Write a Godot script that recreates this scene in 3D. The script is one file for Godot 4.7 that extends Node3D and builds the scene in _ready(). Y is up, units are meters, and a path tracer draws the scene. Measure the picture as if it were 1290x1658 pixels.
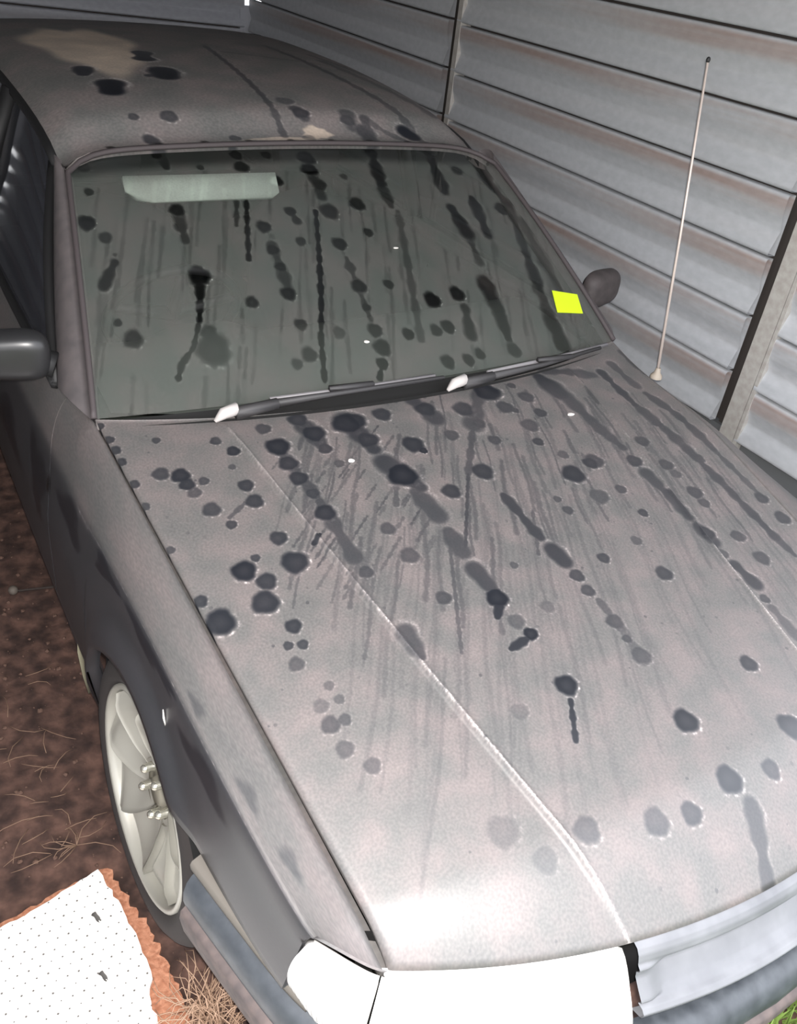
extends Node3D

# ------------------------------------------------------------------ helpers
var counts := {}
var M := {}
var rng := RandomNumberGenerator.new()

func numbered(parent: Node, called: String) -> String:
	var key := str(parent.get_instance_id()) + "/" + called
	var n: int = counts.get(key, 0)
	counts[key] = n + 1
	return called if n == 0 else "%s_%03d" % [called, n]

func adopt(o: Node3D, called: String, parent: Node) -> void:
	o.name = numbered(parent, called)
	parent.add_child(o, true)

func obj(called: String, mesh: Mesh, material: Material, parent: Node = self) -> MeshInstance3D:
	var o := MeshInstance3D.new()
	o.mesh = mesh
	o.material_override = material
	adopt(o, called, parent)
	return o

func base(called: String, at := Vector3.ZERO) -> Node3D:
	var o := Node3D.new()
	adopt(o, called, self)
	o.position = at
	return o

func tag(o: Node, label: String, category := "", group := "", kind := "") -> void:
	if label: o.set_meta("label", label)
	if category: o.set_meta("category", category)
	if group: o.set_meta("group", group)
	if kind: o.set_meta("kind", kind)

func structure(o: Node, label := "") -> void:
	o.set_meta("kind", "structure")
	if label: o.set_meta("label", label)

func start(smooth := true) -> SurfaceTool:
	var st := SurfaceTool.new()
	st.begin(Mesh.PRIMITIVE_TRIANGLES)
	st.set_smooth_group(0 if smooth else -1)
	return st

func done(st: SurfaceTool) -> ArrayMesh:
	st.generate_normals()
	return st.commit()

func tri(st: SurfaceTool, a: Vector3, b: Vector3, c: Vector3, ua := Vector2.ZERO, ub := Vector2.ZERO, uc := Vector2.ZERO) -> void:
	st.set_uv(ua); st.add_vertex(a)
	st.set_uv(ub); st.add_vertex(b)
	st.set_uv(uc); st.add_vertex(c)

func quad(st: SurfaceTool, a: Vector3, b: Vector3, c: Vector3, d: Vector3) -> void:
	tri(st, a, b, c)
	tri(st, a, c, d)

# a sheet of nu x nv cells; f(u, v) gives the place, uvf(place, u, v) the texture coordinates
func grid(st: SurfaceTool, nu: int, nv: int, f: Callable, uvf = null, flip := false) -> void:
	var P := []
	var T := []
	for j in nv + 1:
		for i in nu + 1:
			var u := float(i) / nu
			var v := float(j) / nv
			var p: Vector3 = f.call(u, v)
			P.append(p)
			T.append(Vector2(u, v) if uvf == null else uvf.call(p, u, v))
	for j in nv:
		for i in nu:
			var a := j * (nu + 1) + i
			var b := a + 1
			var c := a + nu + 1
			var d := c + 1
			if flip:
				tri(st, P[a], P[c], P[b], T[a], T[c], T[b]); tri(st, P[b], P[c], P[d], T[b], T[c], T[d])
			else:
				tri(st, P[a], P[b], P[c], T[a], T[b], T[c]); tri(st, P[b], P[d], P[c], T[b], T[d], T[c])

func box(st: SurfaceTool, c: Vector3, s: Vector3, turn := Basis.IDENTITY) -> void:
	var h := s / 2
	var v := []
	for k in 8:
		v.append(c + turn * Vector3(h.x if k & 1 else -h.x, h.y if k & 2 else -h.y, h.z if k & 4 else -h.z))
	for q in [[0, 2, 3, 1], [4, 5, 7, 6], [0, 1, 5, 4], [2, 6, 7, 3], [0, 4, 6, 2], [1, 3, 7, 5]]:
		quad(st, v[q[3]], v[q[2]], v[q[1]], v[q[0]])

# a box with chamfered long edges, extruded along z between z0 and z1
func prism(st: SurfaceTool, outline: PackedVector2Array, z0: float, z1: float, place: Transform3D) -> void:
	var n := outline.size()
	var ids := Geometry2D.triangulate_polygon(outline)
	for k in range(0, ids.size(), 3):
		var a := outline[ids[k]]; var b := outline[ids[k + 1]]; var c := outline[ids[k + 2]]
		tri(st, place * Vector3(a.x, a.y, z1), place * Vector3(c.x, c.y, z1), place * Vector3(b.x, b.y, z1), a, c, b)
		tri(st, place * Vector3(a.x, a.y, z0), place * Vector3(b.x, b.y, z0), place * Vector3(c.x, c.y, z0), a, b, c)
	for k in n:
		var a := outline[k]; var b := outline[(k + 1) % n]
		quad(st, place * Vector3(a.x, a.y, z0), place * Vector3(a.x, a.y, z1), place * Vector3(b.x, b.y, z1), place * Vector3(b.x, b.y, z0))

func tube(st: SurfaceTool, pts: Array, radii: Array, sides := 8, caps := true) -> void:
	var rings := []
	var up := Vector3(0.31, 0.9, 0.17).normalized()
	for k in pts.size():
		var d: Vector3 = (pts[min(k + 1, pts.size() - 1)] - pts[max(k - 1, 0)]).normalized()
		var a := d.cross(up).normalized()
		var b := d.cross(a).normalized()
		var ring := []
		for s in sides:
			var t := TAU * s / sides
			ring.append(pts[k] + (a * cos(t) + b * sin(t)) * radii[min(k, radii.size() - 1)])
		rings.append(ring)
	for k in pts.size() - 1:
		for s in sides:
			var n := (s + 1) % sides
			quad(st, rings[k][s], rings[k][n], rings[k + 1][n], rings[k + 1][s])
	if caps:
		for s in range(1, sides - 1):
			tri(st, rings[0][0], rings[0][s + 1], rings[0][s])
			tri(st, rings[-1][0], rings[-1][s], rings[-1][s + 1])

# turns a profile of (radius, x) round the x axis through c
func lathe_x(st: SurfaceTool, c: Vector3, prof: Array, n := 48, side := 1.0) -> void:
	for k in prof.size() - 1:
		for s in n:
			var t0 := TAU * s / n
			var t1 := TAU * (s + 1) / n
			var p := []
			for q in [[k, t0], [k, t1], [k + 1, t1], [k + 1, t0]]:
				var r: Vector2 = prof[q[0]]
				p.append(c + Vector3(r.y * side, cos(q[1]) * r.x, sin(q[1]) * r.x))
			quad(st, p[0], p[1], p[2], p[3])

func sm(a: float, b: float, x: float) -> float:
	return smoothstep(a, b, x)

func table(xs: Array, ys: Array, x: float) -> float:          # smooth interpolation through a few stations
	var n := xs.size()
	if x <= xs[0]: return ys[0]
	if x >= xs[n - 1]: return ys[n - 1]
	for k in n - 1:
		if x <= xs[k + 1]:
			var h: float = xs[k + 1] - xs[k]
			var t: float = (x - xs[k]) / h
			var m0: float = (ys[k + 1] - ys[max(k - 1, 0)]) / (xs[k + 1] - xs[max(k - 1, 0)]) * h
			var m1: float = (ys[min(k + 2, n - 1)] - ys[k]) / (xs[min(k + 2, n - 1)] - xs[k]) * h
			return ys[k] * (2*t*t*t - 3*t*t + 1) + m0 * (t*t*t - 2*t*t + t) + ys[k + 1] * (3*t*t - 2*t*t*t) + m1 * (t*t*t - t*t)
	return ys[n - 1]

# ------------------------------------------------------------------ materials
func mat(called: String, color: Color, rough := 0.8, metal := 0.0, spec := 0.5) -> StandardMaterial3D:
	var m := StandardMaterial3D.new()
	m.resource_name = called
	m.albedo_color = color
	m.roughness = rough
	m.metallic = metal
	m.metallic_specular = spec
	m.cull_mode = BaseMaterial3D.CULL_DISABLED
	M[called] = m
	return m

func noise_bytes(w: int, h: int, freq: float, sd: int, octaves := 4, type := FastNoiseLite.TYPE_SIMPLEX_SMOOTH) -> PackedByteArray:
	var n := FastNoiseLite.new()
	n.noise_type = type
	n.seed = sd
	n.frequency = freq
	n.fractal_octaves = octaves
	var im := n.get_image(w, h, false, false, true)
	im.convert(Image.FORMAT_L8)
	return im.get_data()

# noise drawn out along the rows' direction
func drawn_noise(w: int, h: int, freq: float, sd: int, along: int, across_x: bool) -> PackedByteArray:
	var n := FastNoiseLite.new()
	n.seed = sd
	n.frequency = freq
	n.fractal_octaves = 4
	var im := n.get_image(w / along if across_x else w, h if across_x else h / along, false, false, true)
	im.convert(Image.FORMAT_L8)
	im.resize(w, h, Image.INTERPOLATE_CUBIC)
	return im.get_data()

# the settled dust on one panel seen from above: where it has been washed off (0..1), and the pale crust left round the drips
class DustMap:
	var w: int
	var h: int
	var lo: Vector2
	var hi: Vector2
	var clean := PackedFloat32Array()
	var crust := PackedFloat32Array()
	var pale := PackedFloat32Array()
	func _init(a: int, b: int, from: Vector2, to: Vector2) -> void:
		w = a; h = b; lo = from; hi = to
		clean.resize(w * h); crust.resize(w * h); pale.resize(w * h)
	func px() -> float:
		return w / (hi.x - lo.x)
	func uv(p: Vector3) -> Vector2:
		return Vector2((p.x - lo.x) / (hi.x - lo.x), (p.z - lo.y) / (hi.y - lo.y))
	func spot(x: float, z: float, r: float, s: float, ph: float, edge := 0.22) -> void:
		var k := px()
		var cx := (x - lo.x) * k
		var cy := (z - lo.y) * h / (hi.y - lo.y)
		var R := r * k * 1.6 + 2.0
		for j in range(maxi(0, int(cy - R)), mini(h, int(cy + R) + 1)):
			for i in range(maxi(0, int(cx - R)), mini(w, int(cx + R) + 1)):
				var dx := i - cx
				var dy := j - cy
				var a := atan2(dy, dx)
				var d := sqrt(dx * dx + dy * dy) / (r * k * (1.0 + 0.06 * sin(3.0 * a + ph) + 0.035 * sin(5.0 * a + ph * 2.3) + 0.02 * sin(9.0 * a + ph * 5.1)))
				var n := j * w + i
				var v := s * (1.0 - smoothstep(1.0 - edge, 1.0 + edge, d)) * (0.86 + 0.14 * smoothstep(0.0, 0.9, d))
				clean[n] = maxf(clean[n], v)
				var rim := exp(-pow((d - 1.17) / 0.11, 2.0)) * maxf(0.0, 0.35 + 0.65 * sin(a + 0.6 + 0.5 * sin(ph))) * (0.5 + 0.5 * sin(9.0 * a + ph * 3.0))
				crust[n] = maxf(crust[n], rim * s)
	func run(a: Vector2, b: Vector2, r: float, s: float, ph: float, wave := 0.25, edge := 0.35) -> void:
		var k := px()
		var p := (a - lo) * k
		var q := (b - lo) * k
		var R := r * k
		var g := R * 1.9 + 2.0
		var d := q - p
		var L := maxf(d.length(), 0.001)
		d /= L
		for j in range(maxi(0, int(minf(p.y, q.y) - g)), mini(h, int(maxf(p.y, q.y) + g) + 1)):
			for i in range(maxi(0, int(minf(p.x, q.x) - g)), mini(w, int(maxf(p.x, q.x) + g) + 1)):
				var e := Vector2(i, j) - p
				var t := clampf(e.dot(d), 0.0, L)
				var off := (e - d * t).length()
				var side := e.cross(d)
				var rr := R * (1.0 + wave * sin(t / R * 0.9 + ph) + 0.5 * wave * sin(t / R * 2.3 + ph * 2.0))
				var f := absf(off) / rr
				var n := j * w + i
				clean[n] = maxf(clean[n], s * (1.0 - smoothstep(1.0 - edge, 1.0 + edge, f)))
				crust[n] = maxf(crust[n], 0.55 * s * exp(-pow((f - 1.3) / 0.22, 2.0)) * (1.0 if side > 0.0 else 0.35) * (0.5 + 0.5 * sin(t / R * 1.7 + ph)))
	func flake(a: Vector2, b: Vector2, r: float, s: float) -> void:
		var k := px()
		var p := (a - lo) * k
		var q := (b - lo) * k
		var g := r * k * 3.0
		for j in range(maxi(0, int(minf(p.y, q.y) - g)), mini(h, int(maxf(p.y, q.y) + g) + 1)):
			for i in range(maxi(0, int(minf(p.x, q.x) - g)), mini(w, int(maxf(p.x, q.x) + g) + 1)):
				var near := Geometry2D.get_closest_point_to_segment(Vector2(i, j), p, q)
				var d := near.distance_to(Vector2(i, j)) / (r * k)
				var n := j * w + i
				crust[n] = maxf(crust[n], s * exp(-d * d))
	func blot(x: float, z: float, rx: float, rz: float, s: float) -> void:      # paler, thicker dust
		var k := px()
		for j in range(maxi(0, int((z - rz * 1.5 - lo.y) * k)), mini(h, int((z + rz * 1.5 - lo.y) * k))):
			for i in range(maxi(0, int((x - rx * 1.5 - lo.x) * k)), mini(w, int((x + rx * 1.5 - lo.x) * k))):
				var dx := (i / k + lo.x - x) / rx
				var dz := (j / k + lo.y - z) / rz
				var a := atan2(dz, dx)
				var d := sqrt(dx * dx + dz * dz) / (1.0 + 0.12 * sin(3.0 * a + x * 9.0) + 0.08 * sin(7.0 * a + z * 5.0))
				pale[j * w + i] = maxf(pale[j * w + i], s * (1.0 - smoothstep(0.8, 1.12, d)))

# colours under and in the dust; glass gets an alpha too
func dusty(called: String, d: DustMap, paint: Color, dust: Color, cover: float, thin: float, glass := false, sd := 1) -> StandardMaterial3D:
	var grain := noise_bytes(d.w, d.h, 0.22, sd, 3)
	var blotch := noise_bytes(d.w, d.h, 0.012, sd + 1, 4)
	var col := PackedByteArray()
	var rgh := PackedByteArray()
	col.resize(d.w * d.h * 4)
	rgh.resize(d.w * d.h)
	var p := Vector3(paint.r, paint.g, paint.b)
	var u := Vector3(dust.r, dust.g, dust.b)
	var pink := Vector3(dust.r * 1.01, dust.g * 0.99, dust.b * 0.99)
	var grey := Vector3(dust.r * 0.97, dust.g * 1.0, dust.b * 0.99)
	var crumb := Vector3(minf(dust.r * 1.8, 0.9), minf(dust.g * 1.8, 0.88), minf(dust.b * 1.8, 0.86))
	var sandy := Vector3(dust.r * 1.65, dust.g * 1.58, dust.b * 1.46)
	for n in d.w * d.h:
		var g := grain[n] / 255.0
		var b := blotch[n] / 255.0
		var c := d.clean[n]
		var k := clampf(cover * (0.90 + 0.20 * (b - 0.5) + 0.14 * (g - 0.5)) * (1.0 - c) + 0.05 * c * b, 0.0, 1.0)
		var tone := grey.lerp(pink, clampf(b * 1.9 - 0.45, 0.0, 1.0)) * (0.94 + 0.12 * g)
		tone = tone.lerp(sandy, d.pale[n])
		var cr := clampf(d.crust[n] * (1.9 * g - 0.05) * (1.0 - c), 0.0, 1.0)
		tone = tone.lerp(crumb, cr * 0.95)
		k = maxf(k, cr)
		if glass:
			var o := tone.lerp(p, clampf(c * 0.9, 0.0, 1.0))
			col[n * 4] = int(clampf(o.x, 0, 1) * 255); col[n * 4 + 1] = int(clampf(o.y, 0, 1) * 255); col[n * 4 + 2] = int(clampf(o.z, 0, 1) * 255)
			col[n * 4 + 3] = int(clampf(lerpf(thin, 1.0, k), 0, 1) * 255)
		else:
			var o := p.lerp(tone, k)
			col[n * 4] = int(clampf(o.x, 0, 1) * 255); col[n * 4 + 1] = int(clampf(o.y, 0, 1) * 255); col[n * 4 + 2] = int(clampf(o.z, 0, 1) * 255)
			col[n * 4 + 3] = 255
		rgh[n] = int(lerpf(0.30, 0.55, k) * 255)
	var m := mat(called, Color.WHITE, 1.0, 0.0, 0.4 if glass else 0.85)
	m.albedo_texture = ImageTexture.create_from_image(Image.create_from_data(d.w, d.h, false, Image.FORMAT_RGBA8, col))
	m.roughness_texture = ImageTexture.create_from_image(Image.create_from_data(d.w, d.h, false, Image.FORMAT_L8, rgh))
	m.texture_repeat = false
	m.metallic = 0.0 if glass else 0.22
	if glass:
		m.transparency = BaseMaterial3D.TRANSPARENCY_ALPHA
	return m

# plain patchy colour from two tones, laid on in the world's own axes
func patchy(called: String, a: Color, b: Color, scale: float, sd: int, rough := 0.85, freq := 0.02, bump := 0.0) -> StandardMaterial3D:
	var w := 512
	var im := Image.create(w, w, false, Image.FORMAT_RGB8)
	var n1 := FastNoiseLite.new()
	n1.seed = sd; n1.frequency = freq; n1.fractal_octaves = 5
	var n := n1.get_seamless_image(w, w, false, false, 0.15, true)
	n.convert(Image.FORMAT_L8)
	var by := n.get_data()
	var data := PackedByteArray()
	data.resize(w * w * 3)
	for k in w * w:
		var c := a.lerp(b, clampf((by[k] / 255.0 - 0.5) * 1.5 + 0.5, 0, 1))
		data[k * 3] = c.r8; data[k * 3 + 1] = c.g8; data[k * 3 + 2] = c.b8
	var m := mat(called, Color.WHITE, rough)
	m.albedo_texture = ImageTexture.create_from_image(Image.create_from_data(w, w, false, Image.FORMAT_RGB8, data))
	m.uv1_triplanar = true
	m.uv1_world_triplanar = true
	m.uv1_scale = Vector3.ONE * scale
	if bump > 0.0:
		m.heightmap_enabled = true
		m.heightmap_texture = ImageTexture.create_from_image(n)
		m.heightmap_scale = bump
	return m

# ------------------------------------------------------------------ the car: x across (its own left is +x), z towards its nose, front axle at z 0
var car: Node3D

func hw(z: float) -> float: return 0.7308 - 0.0686 * (z + 0.4755)
func nose(x: float) -> float: return 0.864 - 0.395 * x * x
func cowl(x: float) -> float: return -0.343 - 0.25 * x * x
func fold_x(z: float) -> float: return 0.479 - 0.1435 * (z + 0.37)       # the pressed fold on each side of the bonnet
func lift(x: float, z: float) -> float:                                     # the left shoulder sits a little prouder
	return 0.045 * pow(clampf(x / 0.72, 0, 1), 2.0) * sm(-0.42, 0.0, z) * (1.0 - 0.6 * sm(0.45, 0.85, z))
func hood_y(x: float, z: float) -> float:
	var q := x / hw(z)
	var y := 0.955 - 0.2085 * (z + 0.476) + (0.032 + 0.038 * pow(clampf((z + 0.4) / 1.1, 0, 1), 1.5)) * (1.0 - q * q)
	var xr := fold_x(z)
	y += (0.005 * sm(xr + 0.010, xr - 0.002, absf(x)) + 0.0045 * exp(-pow((absf(x) - xr) / 0.0045, 2.0))) * sm(-0.40, -0.28, z) * sm(0.85, 0.70, z)
	var l := lerpf(0.19, 0.075, q * q)                                     # the rolled lip
	var f := clampf((z - (nose(x) - l)) / l, 0, 1)
	return y - lerpf(0.052, 0.034, q * q) * f * f + lift(x, z)
func glass_bottom(x: float) -> Vector3:
	var q := x * x / 0.534
	return Vector3(x, 0.988 - 0.031 * q, -0.372 - 0.1035 * q)
func glass_top(x: float) -> Vector3:
	var q := x * x / 0.375
	return Vector3(x, 1.350 - 0.014 * q, -1.105 + 0.02 * q)
func glass_half(t: float) -> float: return lerpf(0.7308, 0.6125, t)
func glass_at(s: float, t: float) -> Vector3:                               # s -1..1 across, t 0..1 up
	var a := glass_bottom(s * 0.7308)
	var b := glass_top(s * 0.6125)
	return a.lerp(b, t) + Vector3(0, 0.83, 0.55) * 0.06 * t * (1.0 - t)
func roof_y(x: float, z: float) -> float:
	var yc := table([-3.2, -2.9, -2.6, -2.2, -1.8, -1.4, -1.2, -1.1], [1.35, 1.40, 1.435, 1.447, 1.445, 1.424, 1.392, 1.352], z)
	return yc - 0.018 * pow(x / 0.6, 2.0) - 0.02 * pow(absf(x / 0.62), 8.0)

const ARCH := 0.326
func crease_x(z: float) -> float: return table([-3.8, -3.2, -2.4, -1.4, -0.44, 0.0, 0.335, 0.616, 0.75], [0.70, 0.765, 0.80, 0.81, 0.797, 0.7796, 0.765, 0.738, 0.70], z)
func crease_y(z: float) -> float: return table([-3.8, -2.4, -1.2, -0.44, 0.0, 0.335, 0.616], [0.86, 0.86, 0.835, 0.805, 0.7977, 0.7756, 0.7365], z)
func side_x(z: float, y: float) -> float:                                   # half width below the crease
	var d := crease_y(z) - y
	return crease_x(z) + 0.024 * sm(0.0, 0.24, d) - 0.03 * sm(0.42, 0.62, d) - 0.004 * exp(-pow(d / 0.02, 2.0)) + 0.004 + 0.014 * sm(ARCH + 0.08, ARCH, Vector2(z, y - 0.318).length())
func top_edge(z: float) -> Vector2:                                         # where fender meets hood, door meets glass
	if z > -0.476:
		var x := hw(z) + lerpf(0.002, 0.006, clampf((z + 0.4) / 1.1, 0, 1))
		return Vector2(x, 0.955 - 0.2085 * (z + 0.476) - 0.002 - 0.012 * sm(0.62, 0.70, z))
	var k := sm(-0.476, -0.75, z)
	return Vector2(lerpf(0.7338, 0.762, k), lerpf(0.953, 0.965, k))
func side_at(z: float, q: float, low: float) -> Vector3:                    # q 0 top edge, 0.4 crease, 1 bottom; right-hand side is x < 0, so mirror with s
	if q <= 0.4:
		var w := q / 0.4
		var e := top_edge(z)
		var cx := crease_x(z)
		var cy := crease_y(z)
		var x := lerpf(e.x, cx, sin(w * PI / 2) * 0.35 + w * 0.65)
		return Vector3(x, lerpf(e.y, cy, w * w * 0.55 + w * 0.45), z)
	var y := lerpf(crease_y(z), low, (q - 0.4) / 0.6)
	return Vector3(side_x(z, y), y, z)
func arch_low(z: float, zc: float, sill: float) -> float:
	var d := absf(z - zc)
	return sill if d >= ARCH else maxf(sill, 0.318 + sqrt(ARCH * ARCH - d * d))

func fender_end(v: float) -> float: return table([0.0, 0.1, 0.2, 0.3, 0.4, 0.5, 1.0], [0.703, 0.690, 0.672, 0.652, 0.634, 0.620, 0.605], v)

func mirrored(p: Vector3, s: float) -> Vector3: return Vector3(p.x * s, p.y, p.z)
func zy(p: Vector3, _u: float, _v: float) -> Vector2: return Vector2(p.z * 0.5, -p.y * 0.5)

func zq(p: Vector3, _u: float, v: float) -> Vector2: return Vector2((p.z + 3.9) / 4.8, v)

# a body panel between z0 and z1 with folded edges
func side_panel(s: float, z0: Callable, z1: Callable, low: Callable, n := 40) -> ArrayMesh:
	var st := start()
	var f := func(u: float, v: float) -> Vector3:
		var a: float = z0.call(v)
		var b: float = z1.call(v)
		var z := lerpf(a, b, u)
		var p := mirrored(side_at(z, v, low.call(z)), s)
		p.y += lift(p.x, z) * sm(1.0, 0.3, v)
		return p
	grid(st, n, 26, f, zq, s < 0)
	var lip := func(u: float, v: float) -> Vector3:                          # fold along the bottom / wheel arch
		var p: Vector3 = f.call(u, 1.0)
		return p + Vector3(-s * 0.03 * v, 0.004 * v, 0)
	grid(st, n, 1, lip, func(p, _u, _v): return zq(p, 0, 0.99), s < 0)
	var top := func(u: float, v: float) -> Vector3:
		var p: Vector3 = f.call(u, 0.0)
		return p + Vector3(-s * 0.022 * maxf(0.0, v - 0.6) / 0.4, -0.040 * minf(v / 0.6, 1.0) - 0.003 * v, 0)
	grid(st, n, 5, top, func(p, _u, _v): return zq(p, 0, 0.01), s > 0)
	for e in [0.0, 1.0]:
		var fold := func(u: float, v: float) -> Vector3:
			var p: Vector3 = f.call(e, u)
			return p + Vector3(-s * 0.006 * v, -0.001 * v, 0)
		grid(st, 20, 1, fold, func(p, u, _v): return zq(p, 0, u), s < 0)
	return done(st)

func strip(a: Callable, b: Callable, n: int, m: int, bulge: Vector3, thick := 0.0) -> ArrayMesh:   # a sheet between two edge curves
	var st := start()
	var f := func(u: float, v: float) -> Vector3:
		var p: Vector3 = a.call(u)
		var q: Vector3 = b.call(u)
		return p.lerp(q, v) + bulge * 4.0 * v * (1.0 - v)
	grid(st, n, m, f, zy)
	if thick > 0.0:
		var inner := func(u: float, v: float) -> Vector3:
			return f.call(u, v) - bulge.normalized() * thick
		grid(st, n, m, inner, zy, true)
		for e in [0.0, 1.0]:
			var side := func(u: float, v: float) -> Vector3:
				return f.call(u, e) - bulge.normalized() * thick * v
			grid(st, n, 1, side, zy)
	return done(st)

func build_hood(d: DustMap) -> void:
	var st := start()
	var uvf := func(p: Vector3, _u: float, _v: float) -> Vector2: return d.uv(p)
	var f := func(u: float, v: float) -> Vector3:
		var s := u * 2.0 - 1.0
		# rows run from the cowl to the nose; columns crowd together along the folds
		var c := absf(s) * 2.0 - 1.0
		c = 0.5 + 0.5 * signf(c) * pow(absf(c), 1.9)
		var fold := lerpf(0.655, 0.47, v)
		var r := fold * c * 2.0 if c < 0.5 else lerpf(fold, 1.0, c * 2.0 - 1.0)
		s = signf(s) * r
		var zb := cowl(s * 0.728)
		var zn := nose(s * 0.65)
		var z := lerpf(zb, zn, v)
		var half := hw(z) - lerpf(0.003, 0.006, v)
		fold = fold_x(z) / half
		r = fold * c * 2.0 if c < 0.5 else lerpf(fold, 1.0, c * 2.0 - 1.0)
		var x := signf(s) * r * half
		return Vector3(x, hood_y(x, z), z)
	grid(st, 160, 110, f, uvf)
	for e in [0.0, 1.0]:
		var skirt := func(u: float, v: float) -> Vector3:
			var p: Vector3 = f.call(e, u)
			return p + Vector3(-signf(p.x) * 0.006 * v, -0.028 * v, 0)
		grid(st, 110, 1, skirt, uvf)
		var lip := func(u: float, v: float) -> Vector3:
			var p: Vector3 = f.call(u, e)
			return p + Vector3(0, -0.022 * v, (0.006 if e == 0.0 else -0.012) * v)
		grid(st, 160, 1, lip, uvf)
	var h := obj("bonnet", done(st), M.hood_dust, car)
	tag(h, "wide grey bonnet coated in dust with dark drip marks")

func build_windscreen(d: DustMap) -> void:
	var uvf := func(p: Vector3, _u: float, _v: float) -> Vector2: return d.uv(p)
	var st := start()
	# a sheet with rounded corners at the top
	var f := func(u: float, v: float) -> Vector3:
		var s := u * 2.0 - 1.0
		var cut := 1.0 - 0.09 * pow(absf(s), 14.0)
		return glass_at(s, v * cut)
	grid(st, 60, 40, f, uvf)
	var w := obj("windscreen", done(st), M.glass_dust, car)
	tag(w, "dusty windscreen glass with dark drip marks")
	# rubber round the glass
	st = start()
	var loop := []
	for k in 41: loop.append(f.call(0.0, k / 40.0))
	for k in range(1, 41): loop.append(f.call(k / 40.0, 1.0))
	for k in range(1, 41): loop.append(f.call(1.0, 1.0 - k / 40.0))
	var out := []
	for p in loop: out.append(p + Vector3(0, 0.003, 0.003))
	tube(st, out, [0.007], 6)
	tag(obj("windscreen_seal", done(st), M.seal, w), "dusty reddish grey trim round the windscreen")
	# registration sticker, inside face of the glass
	st = start(false)
	var c := [Vector2(0.572, -0.601), Vector2(0.668, -0.598), Vector2(0.652, -0.541), Vector2(0.549, -0.535)]
	var up := []
	for q in c: up.append(on_glass(q.x, q.y) + Vector3(0, 0.0025, 0.0016))
	var dn := []
	for q in up: dn.append(q - Vector3(0, 0.001, 0.0007))
	quad(st, up[0], up[1], up[2], up[3])
	quad(st, dn[3], dn[2], dn[1], dn[0])
	for k in 4: quad(st, up[k], dn[k], dn[(k + 1) % 4], up[(k + 1) % 4])
	var sk := obj("sticker", done(st), M.sticker, w)
	tag(sk, "bright yellow-green square sticker")

func on_glass(x: float, z: float) -> Vector3:
	var t := 0.5
	var s := x / 0.67
	for k in 30:
		var p := glass_at(s, t)
		s += (x - p.x) / 0.67
		t -= (z - p.z) / 0.7
	return glass_at(s, t)

func build_roof(d: DustMap) -> void:
	var uvf := func(p: Vector3, _u: float, _v: float) -> Vector2: return d.uv(p)
	var st := start()
	var f := func(u: float, v: float) -> Vector3:
		var s := u * 2.0 - 1.0
		var g := glass_top(s * 0.6125)
		var z := lerpf(g.z - 0.012 + 0.035 * pow(absf(s), 14.0), -3.0, v)
		var x := s * lerpf(0.618, 0.622, sm(0, 0.2, v))
		var y := roof_y(x, z) - 0.022 * sm(0.9, 1.0, absf(s)) * absf(s)
		y = lerpf(g.y + 0.004 - 0.03 * pow(absf(s), 14.0), y, sm(0.0, 0.08, v))
		return Vector3(x, y, z)
	grid(st, 70, 70, f, uvf)
	var lip := func(u: float, v: float) -> Vector3: return f.call(u, 0.0) + Vector3(0, -0.018 * v, 0.006 * v)
	grid(st, 40, 1, lip, uvf)
	for e in [0.0, 1.0]:
		var gut := func(u: float, v: float) -> Vector3: return f.call(e, u) + Vector3(0, -0.03 * v, 0)
		grid(st, 40, 1, gut, uvf)
	tag(obj("roof", done(st), M.roof_dust, car), "dust covered roof with a pale patch and dark drips")

func pillar_line(t: float) -> Vector3: return Vector3(lerpf(0.768, 0.624, t), lerpf(0.970, 1.325, t), lerpf(-0.63, -1.13, t) - 0.03 * sin(t * PI))

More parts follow.
